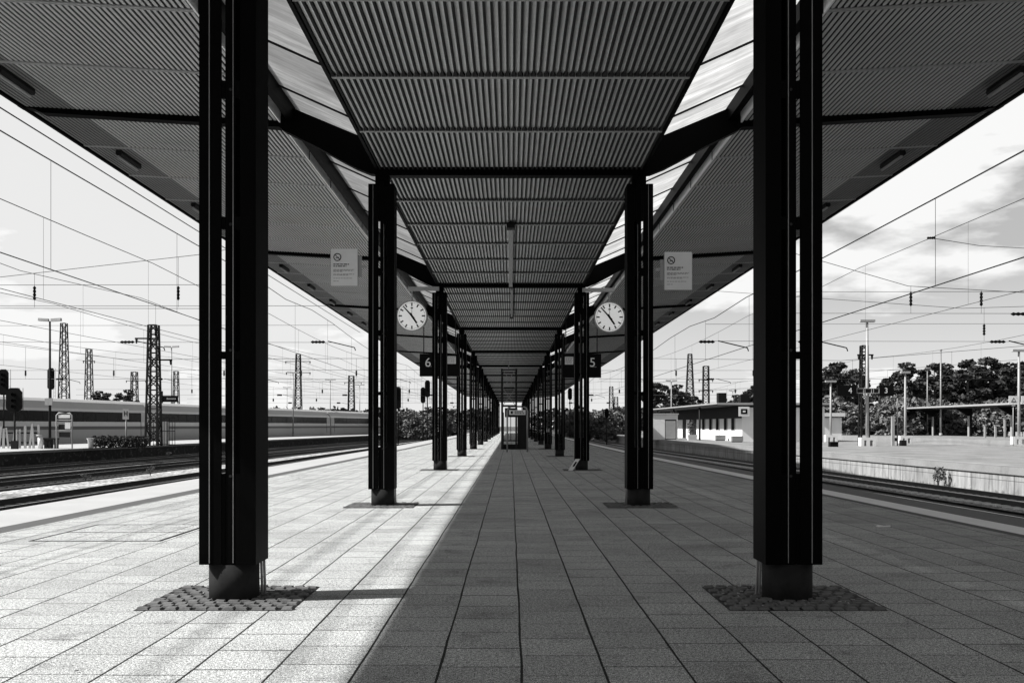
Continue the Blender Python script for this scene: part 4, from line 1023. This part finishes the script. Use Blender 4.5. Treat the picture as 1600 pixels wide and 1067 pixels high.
for i, (px, h) in enumerate(((1539, 1.3), (1555.5, 1.3), (1570, 2.0))):
    t = thing('info_post', ('short white post under the far canopy, leftmost of three', 'short white post under the far canopy, middle of three', 'taller white post under the far canopy, right of two short ones')[i], 'post', (GX(px, 108), 108, .12), 0, 'white posts under the far canopy')
    m = MB(); m.box(-.09, .09, -.09, .09, 0, h); m.build('post', M['lightgrey'], t); m = MB(); m.box(-.15, .15, -.13, .13, h+.002, h+.06); m.build('cap', M['midgrey'], t)
t = thing('retaining_wall', 'low pale blotchy wall behind the far canopy', 'wall', (60, 0, 0))
m = MB(); m.box(5, 5.4, 60, 260, -1, .62); m.build('wall', M['wall'], t)

# ------------------------------------------------------------------ trees and bushes
def make_tree(h, rx, seed, conifer=True, n=26, leaf=.34, per=150):
    r_ = random.Random(seed)
    root = thing('pine_tree' if conifer else 'bushy_tree', 'tree', 'tree')
    m = MB(); tw = h*.022
    pts = [Vector((r_.uniform(-.2, .2)*i/3, r_.uniform(-.2, .2)*i/3, h*i/4*.95)) for i in range(5)]; pts[0] = Vector((0, 0, 0))
    m.tube(pts, [tw*1.4, tw, tw*.8, tw*.5, tw*.2], 7)
    cl = []
    for i in range(n):
        t = (i+r_.random())/n; z = h*(.34+.62*t) if conifer else h*(.15+.75*t)
        reach = rx*(math.sin(math.pi*min(1, .25+.75*t))**.7)*r_.uniform(.35, 1.0)
        a = r_.uniform(0, 2*math.pi); c = Vector((math.cos(a)*reach, math.sin(a)*reach, z+r_.uniform(-.3, .3)))
        s = rx*r_.uniform(.18, .36); cl.append((c, s))
        m.tube([Vector((0, 0, z-.25*reach)), (Vector((0, 0, z))+c)/2, c], [tw*.35, tw*.25, tw*.1], 5)
    m.build('trunk', M['bark'], root)
    l = MB()
    for c, s in cl: leafball(l, c, s*1.15, s*1.15, s*(.55 if conifer else .8), per, leaf, r_)
    l.build('crown', M['leaf'] if conifer else M['leaf2'], root)
    return root
protos = [make_tree(11, 2.9, 1, n=22, per=95, leaf=.30), make_tree(12, 3.2, 2, n=25, per=95, leaf=.30), make_tree(10, 2.6, 3, n=18, per=95, leaf=.30)]
bp = [make_tree(5, 2.6, 11, False, n=20, leaf=.24, per=110), make_tree(4, 2.9, 12, False, n=18, leaf=.22, per=110)]
used = set()
def place(pl, px, ptop, D, z0, label, cat_group, H):
    x = GX(px, D); h = GZ(ptop, D)-z0; s = h/H
    o = pl
    if o.name in used: o = copy_tree(pl)
    used.add(pl.name); o.location = (x, D, z0); o.scale = (s*rnd.uniform(.9, 1.15),)*2+(s,); o.rotation_euler = (0, 0, rnd.uniform(0, 6))
    o['label'] = label; o['group'] = cat_group
    return o
GT = 'dark pines beyond the right platforms'
tl = [(1292, 578, 150), (1306, 574, 158), (1322, 582, 150), (1338, 590, 165), (1385, 596, 172), (1404, 584, 160), (1419, 576, 150), (1440, 584, 162), (1462, 580, 150), (1476, 574, 158), (1495, 584, 152), (1512, 571, 146), (1528, 572, 150), (1548, 570, 148), (1562, 576, 155), (1577, 571, 146), (1600, 572, 150), (1616, 580, 155)]
where = ['nearest the right column', 'second from the right column, rounded top', 'third from the right column', 'just left of the slim lattice mast', 'lowest, right of the number 3 sign', 'above the number 3 sign', 'behind the slim pale lamp pole', 'between the slim pale pole and the thin flat headed lamp', 'behind the tall bare lamp pole, left side', 'behind the tall bare lamp pole, right side', 'above the left half of the far canopy', 'broad and tall above the far canopy', 'above the second post of the far canopy', 'forked, above the middle of the far canopy', 'left of the triangle boards', 'tall, over the triangle boards', 'at the right edge of the view', 'cut by the right edge of the view']
for i, (px, pt, D) in enumerate(tl):
    place(protos[i % 3], px, pt-4-(0, 5, -5, 9, 2)[i % 5], D, -.9, 'dark tree %s' % where[i], GT, (11, 12, 10)[i % 3])
tl2 = [(1024, 597, 150), (1038, 602, 156), (1056, 601, 150), (1072, 612, 160), (1086, 619, 165), (1152, 617, 155), (1168, 609, 150), (1182, 601, 148)]
wh2 = ['just right of the second right column', 'between second right column and left lamp', 'behind the kiosk', 'left of the tall tapering mast', 'low, behind the chimneys', 'behind the distant double lamp', 'above the roof corner of the waiting building', 'touching the first right column above the building roof']
for i, (px, pt, D) in enumerate(tl2):
    place(protos[(i+1) % 3], px, pt, D, -.9, 'dark tree behind the waiting building, %s' % wh2[i], 'dark trees behind the waiting building', (11, 12, 10)[(i+1) % 3])
GB = 'pale leafy bushes along the far track side'
k = 0
nm = ['first', 'second', 'third', 'fourth', 'fifth', 'sixth', 'seventh', 'eighth', 'ninth', 'tenth', 'eleventh', 'twelfth', 'thirteenth', 'fourteenth', 'fifteenth', 'sixteenth', 'seventeenth', 'eighteenth', 'nineteenth', 'twentieth', 'twenty-first', 'twenty-second']
for i in range(22):
    px = 1284+i*15.6
    place(bp[i % 2], px, 632+rnd.uniform(-8, 16), 140+rnd.uniform(-6, 8), -.9, 'light leafy bush before the pines, %s from the right column' % nm[i], GB, (5, 4)[i % 2])
for i in range(12):
    px = 620+i*7.0
    place(bp[i % 2], px, 649+rnd.uniform(-4, 6), 170+rnd.uniform(-10, 30), -1, 'leafy bush in the centre left gap, %s from the second left column' % nm[i], 'bushes in the centre left gap', (5, 4)[i % 2])
for i in range(12):
    px = 888+i*8.4
    place(bp[(i+1) % 2], px, 647+rnd.uniform(-4, 6), 150+rnd.uniform(-10, 40), -1, 'leafy bush in the centre right gap, %s counted rightwards' % nm[i], 'bushes in the centre right gap', (4, 5)[i % 2])
# far woodland on the horizon: one mass
rw = random.Random(5); m = MB()
for i in range(420):
    px = rw.uniform(-60, 760) if i < 300 else rw.uniform(840, 1300); D = rw.uniform(420, 520)
    z = GZ(rw.uniform(636, 645) if px > 330 else rw.uniform(640, 650), D)
    leafball(m, (GX(px, D), D, z*.55-.5), 5, 5, z*.5+.5, 60, 1.1, rw)
m.build('far_woodland', M['leaf'], None, kind='stuff')
# a few dark treetops over the train roof
for i, (px, pt, D, lab) in enumerate(((152, 611, 210, 'small pointed treetop over the train roof right of the forked mast'), (167, 613, 215, 'second small treetop over the train roof'), (186, 614, 220, 'dark treetop over the train roof, left of a leaning one'), (202, 609, 205, 'higher dark treetop over the train roof near the short mast'))):
    place(protos[i % 3], px, pt, D, -1, lab, 'treetops over the train roof', (11, 12, 10)[i % 3])

# ------------------------------------------------------------------ overhead line
def catenary(fx, zm, zc, y0, y1, label, r=.016, span=48, off=6, feed=None, rd=None, name='catenary_line'):
    r *= .85
    root = thing(name, label, 'overhead line', (0, 0, 0), 0, 'catenary lines above the tracks')
    m = MB(); ys = []; y = y0
    while y <= y1: ys.append(y); y += 6
    sag = lambda y: zm-.55*math.sin(math.pi*(((y-off) % span)/span))*(1 if y > 40 else .25)
    m.tube([(fx(y), y, sag(y)) for y in ys], r*1.25, 6); m.build('messenger_wire', M['wire'], root)
    m = MB(); m.tube([(fx(y), y, zc) for y in ys], r, 6); m.build('contact_wire', M['wire'], root)
    d = MB()
    yy = y0+5
    while yy < y1:
        d.tube([(fx(yy), yy, zc), (fx(yy), yy, sag(yy))], r*.45, 4, cap=False); yy += 8.5
    d.build('dropper', M['wire'], root, kind='stuff')
    return root
catenary(lambda y: -10.2, 7.40, 4.86, -8, 230, 'nearest pair of overhead wires left of the platform', r=.014)
catenary(lambda y: -14.9+.02*y, 7.9, 5.25, -8, 230, 'second pair of overhead wires left of the platform', r=.012)
catenary(lambda y: -22.4+.05*y, 8.2, 5.6, 0, 230, 'third pair of overhead wires left of the platform', r=.012)
catenary(lambda y: OL(y)+1.85, 8.2, 5.6, 20, 240, 'overhead wires above the track at the left neighbour platform', r=.013)
catenary(lambda y: OL(y)-9.2, 8.2, 5.6, 40, 240, 'overhead wires above the train', r=.014)
catenary(lambda y: 9.6-.008*y, 6.56, 4.50, -8, 230, 'nearest pair of overhead wires right of the platform', r=.015)
catenary(lambda y: 14.6-.02*y, 7.75, 5.1, -8, 230, 'second pair of overhead wires right of the platform', r=.010)
catenary(lambda y: 36.0-.01*y, 8.1, 5.4, 20, 240, 'overhead wires beyond the right neighbour platform', r=.014)
def cross_span(y, pts_up, z_low, x0, x1, ins_at, label, r=.011, reg=()):
    root = thing('cross_span', label, 'cross span', (0, y, 0), 0, 'cross spans above the tracks')
    m = MB(); m.tube([(x, 0, z) for x, z in pts_up], r, 5); m.build('span_wire', M['wire'], root)
    m = MB(); m.tube([(x0, .0, z_low), (x1, .0, z_low+.05)], r*.8, 5)
    if z_low > 5.5: m.tube([(x0, .0, z_low-.75), (x1, .0, z_low-.8)], r*.8, 5)
    m.build('steady_wire', M['wire'], root)
    m = MB()
    def zup(x):
        for (a, za), (b, zb) in zip(pts_up, pts_up[1:]):
            if a <= x <= b: return za+(zb-za)*(x-a)/(b-a)
        return z_low+1
    for x in ins_at: m.tube([(x, 0, z_low-.75), (x, 0, zup(x))], r*.6, 4, cap=False)
    m.build('dropper', M['wire'], root)
    for x in ins_at:
        m = MB(); ins(m, (x, 0, z_low-.25), .5, .036+y*.0007, 1); m.build('insulator', M['black'], root)
    for x in reg:
        m = MB(); ins(m, (x-.9, 0, z_low-.78), .7, .042+y*.0007, 0); m.build('insulator', M['black'], root)
        m = MB(); m.bar((x-.4, 0, z_low-.74), (x+.9, 0, z_low-1.05), .045); m.bar((x+.9, 0, z_low-1.05), (x+.95, 0, z_low-1.2), .04); m.build('registration_arm', M['dark'], root)
    return root
cross_span(36, [(-44, 9.8), (-30, 7.3), (-18.1, 6.67), (-11.1, 7.46), (-8.65, 7.9)], 6.35, -44, -8.65, (-11.8, -16.9, -22), 'nearest cross span left of the platform', reg=())
cross_span(36, [(8.65, 7.9), (11.2, 7.19), (14.1, 6.35), (18.2, 6.12), (30, 7.2), (42, 9.8)], 6.14, 8.65, 42, (14.2, 16.7, 25), 'nearest cross span right of the platform', reg=(19,))
cross_span(50, [(-46, 9.6), (-30, 7.3), (-9, 7.3)], 6.3, -46, -8.65, (-12.5, -17.5), 'cross span left of the platform that carries the long registration arm', reg=(-8.6, -18))
cross_span(45, [(8.65, 7.4), (20, 6.6), (30, 6.9), (44, 9.2)], 5.9, 8.65, 44, (12.4, 24.5, 21), 'cross span right of the platform that carries two registration arms', reg=(9.6, 14, 22.5))
for i, (yy, lab) in enumerate(((92, 'third'), (140, 'fourth'), (188, 'fifth'))):
    cross_span(yy, [(-60, 10.5), (-35, 7.4), (-12, 7.5)], 6.4, -60, -8, (-14, -19, -26, -36, -44), '%s cross span left of the platform, counted from the eye' % lab, r=.02, reg=(-10, -22, -31, -40))
    cross_span(yy, [(12, 7.5), (30, 7.3), (70, 10.5)], 6.4, 8, 70, (15, 22, 31, 40, 52), '%s cross span right of the platform, counted from the eye' % lab, r=.02, reg=(12, 19, 35, 46))
for s, px in ((-1, 'left'), (1, 'right')):
    for yy in (92, 188): lattice_mast(s*62, yy, -1, 12.5, 1.2, .7, 'lattice mast at the outer %s end of the %s cross span' % (px, 'third' if yy == 92 else 'fifth'), bars=12, wid=.12)
# dangling dropper with ring in front of the right clouds, and thin feeder wires
t = thing('feeder_wire', 'thin sagging feeder wire joining the second right wire under the clouds', 'wire', (0, 0, 0))
a = W(1455, 372, 30); b = W(1530, 384, 33); c = W(1600, 388, 36); d_ = W(1680, 384, 40)
m = MB(); m.tube([a, b, c, d_], .010, 6); m.build('wire', M['wire'], t)
m = MB(); ins(m, a, .25, .045, 0); m.build('clamp', M['black'], t)
t = thing('tension_wire', 'thin wire running just outside the left edge of the canopy roof', 'wire', (0, 0, 0))
m = MB(); m.tube([(-9.05, -6, 7.05), (-9.0, 20, 7.0), (-8.9, 60, 6.9)], .013, 6); m.build('wire', M['wire'], t)

t = thing('paper_scrap', 'white scrap of paper lying on the shaded paving at the right', 'litter', (GX(1380, 14.05), 14.05, .004), .3)
m = MB(); m.hexa([(-.10, -.04, 0), (.09, -.05, 0), (.11, .03, 0), (-.08, .05, 0), (-.09, -.03, .012), (.08, -.04, .02), (.10, .03, .006), (-.07, .04, .025)]); m.build('paper', M['white'], t)
lr = random.Random(31); m = MB()
for i in range(90):
    if i < 55: cx, cy = lr.uniform(1.72, 2.8), lr.choice([8.3, 8.3, 17.8])+lr.uniform(-.5, .5)
    elif i < 75: cx, cy = lr.uniform(-2.8, -1.7), 8.3+lr.uniform(-.5, .5)
    else: cx, cy = lr.uniform(-5, 5), lr.uniform(5, 16)
    a = lr.uniform(0, 6.28); l = lr.uniform(.008, .020); wd = lr.uniform(.003, .006)
    m.bar((cx-math.cos(a)*l, cy-math.sin(a)*l, .012), (cx+math.cos(a)*l, cy+math.sin(a)*l, .013), wd*1.6)
tag(m.build('litter', M['midgrey'], None, kind='stuff'), 'cigarette ends and crumbs scattered on the paving and setts', 'litter')

wr = random.Random(77)
def weed(x, y, z, h, label, group, n=9):
    t = thing('weed', label, 'weed', (x, y, z), 0, group)
    st = MB(); lf = MB()
    for i in range(n):
        a = wr.uniform(0, 6.28); rr_ = h*wr.uniform(.15, .5); hh = h*wr.uniform(.5, 1)
        p = Vector((math.cos(a)*rr_, math.sin(a)*rr_, hh)); st.tube([Vector((0, 0, 0)), Vector((p.x*.3, p.y*.3, hh*.6)), p], [.012, .009, .004], 4, cap=False)
        leafball(lf, p*.85, h*.16, h*.16, h*.14, 16, h*.07, wr)
    st.build('stem', M['bark'], t); lf.build('leaves', M['leaf2'], t)
weed(OR(42.0)-.35, 42.0, -1.19, .95, 'spindly weed growing at the foot of the right platform wall', 'weeds beside the tracks')
for i, (x, y, lab) in enumerate(((-17.6, 42, 'low weed on the pale ballast strip, nearest the left view edge'), (-16.7, 47, 'low weed on the pale ballast strip, left of the first column'), (-15.9, 60, 'low weed on the pale ballast strip seen between the left columns'), (-26.6, 58, 'weed against the sooty face of the left platform'), (-25.0, 74, 'weed against the sooty platform face near the first column'))):
    weed(x, y, -.93, .42+.1*(i % 3), lab, 'weeds beside the tracks', 7)
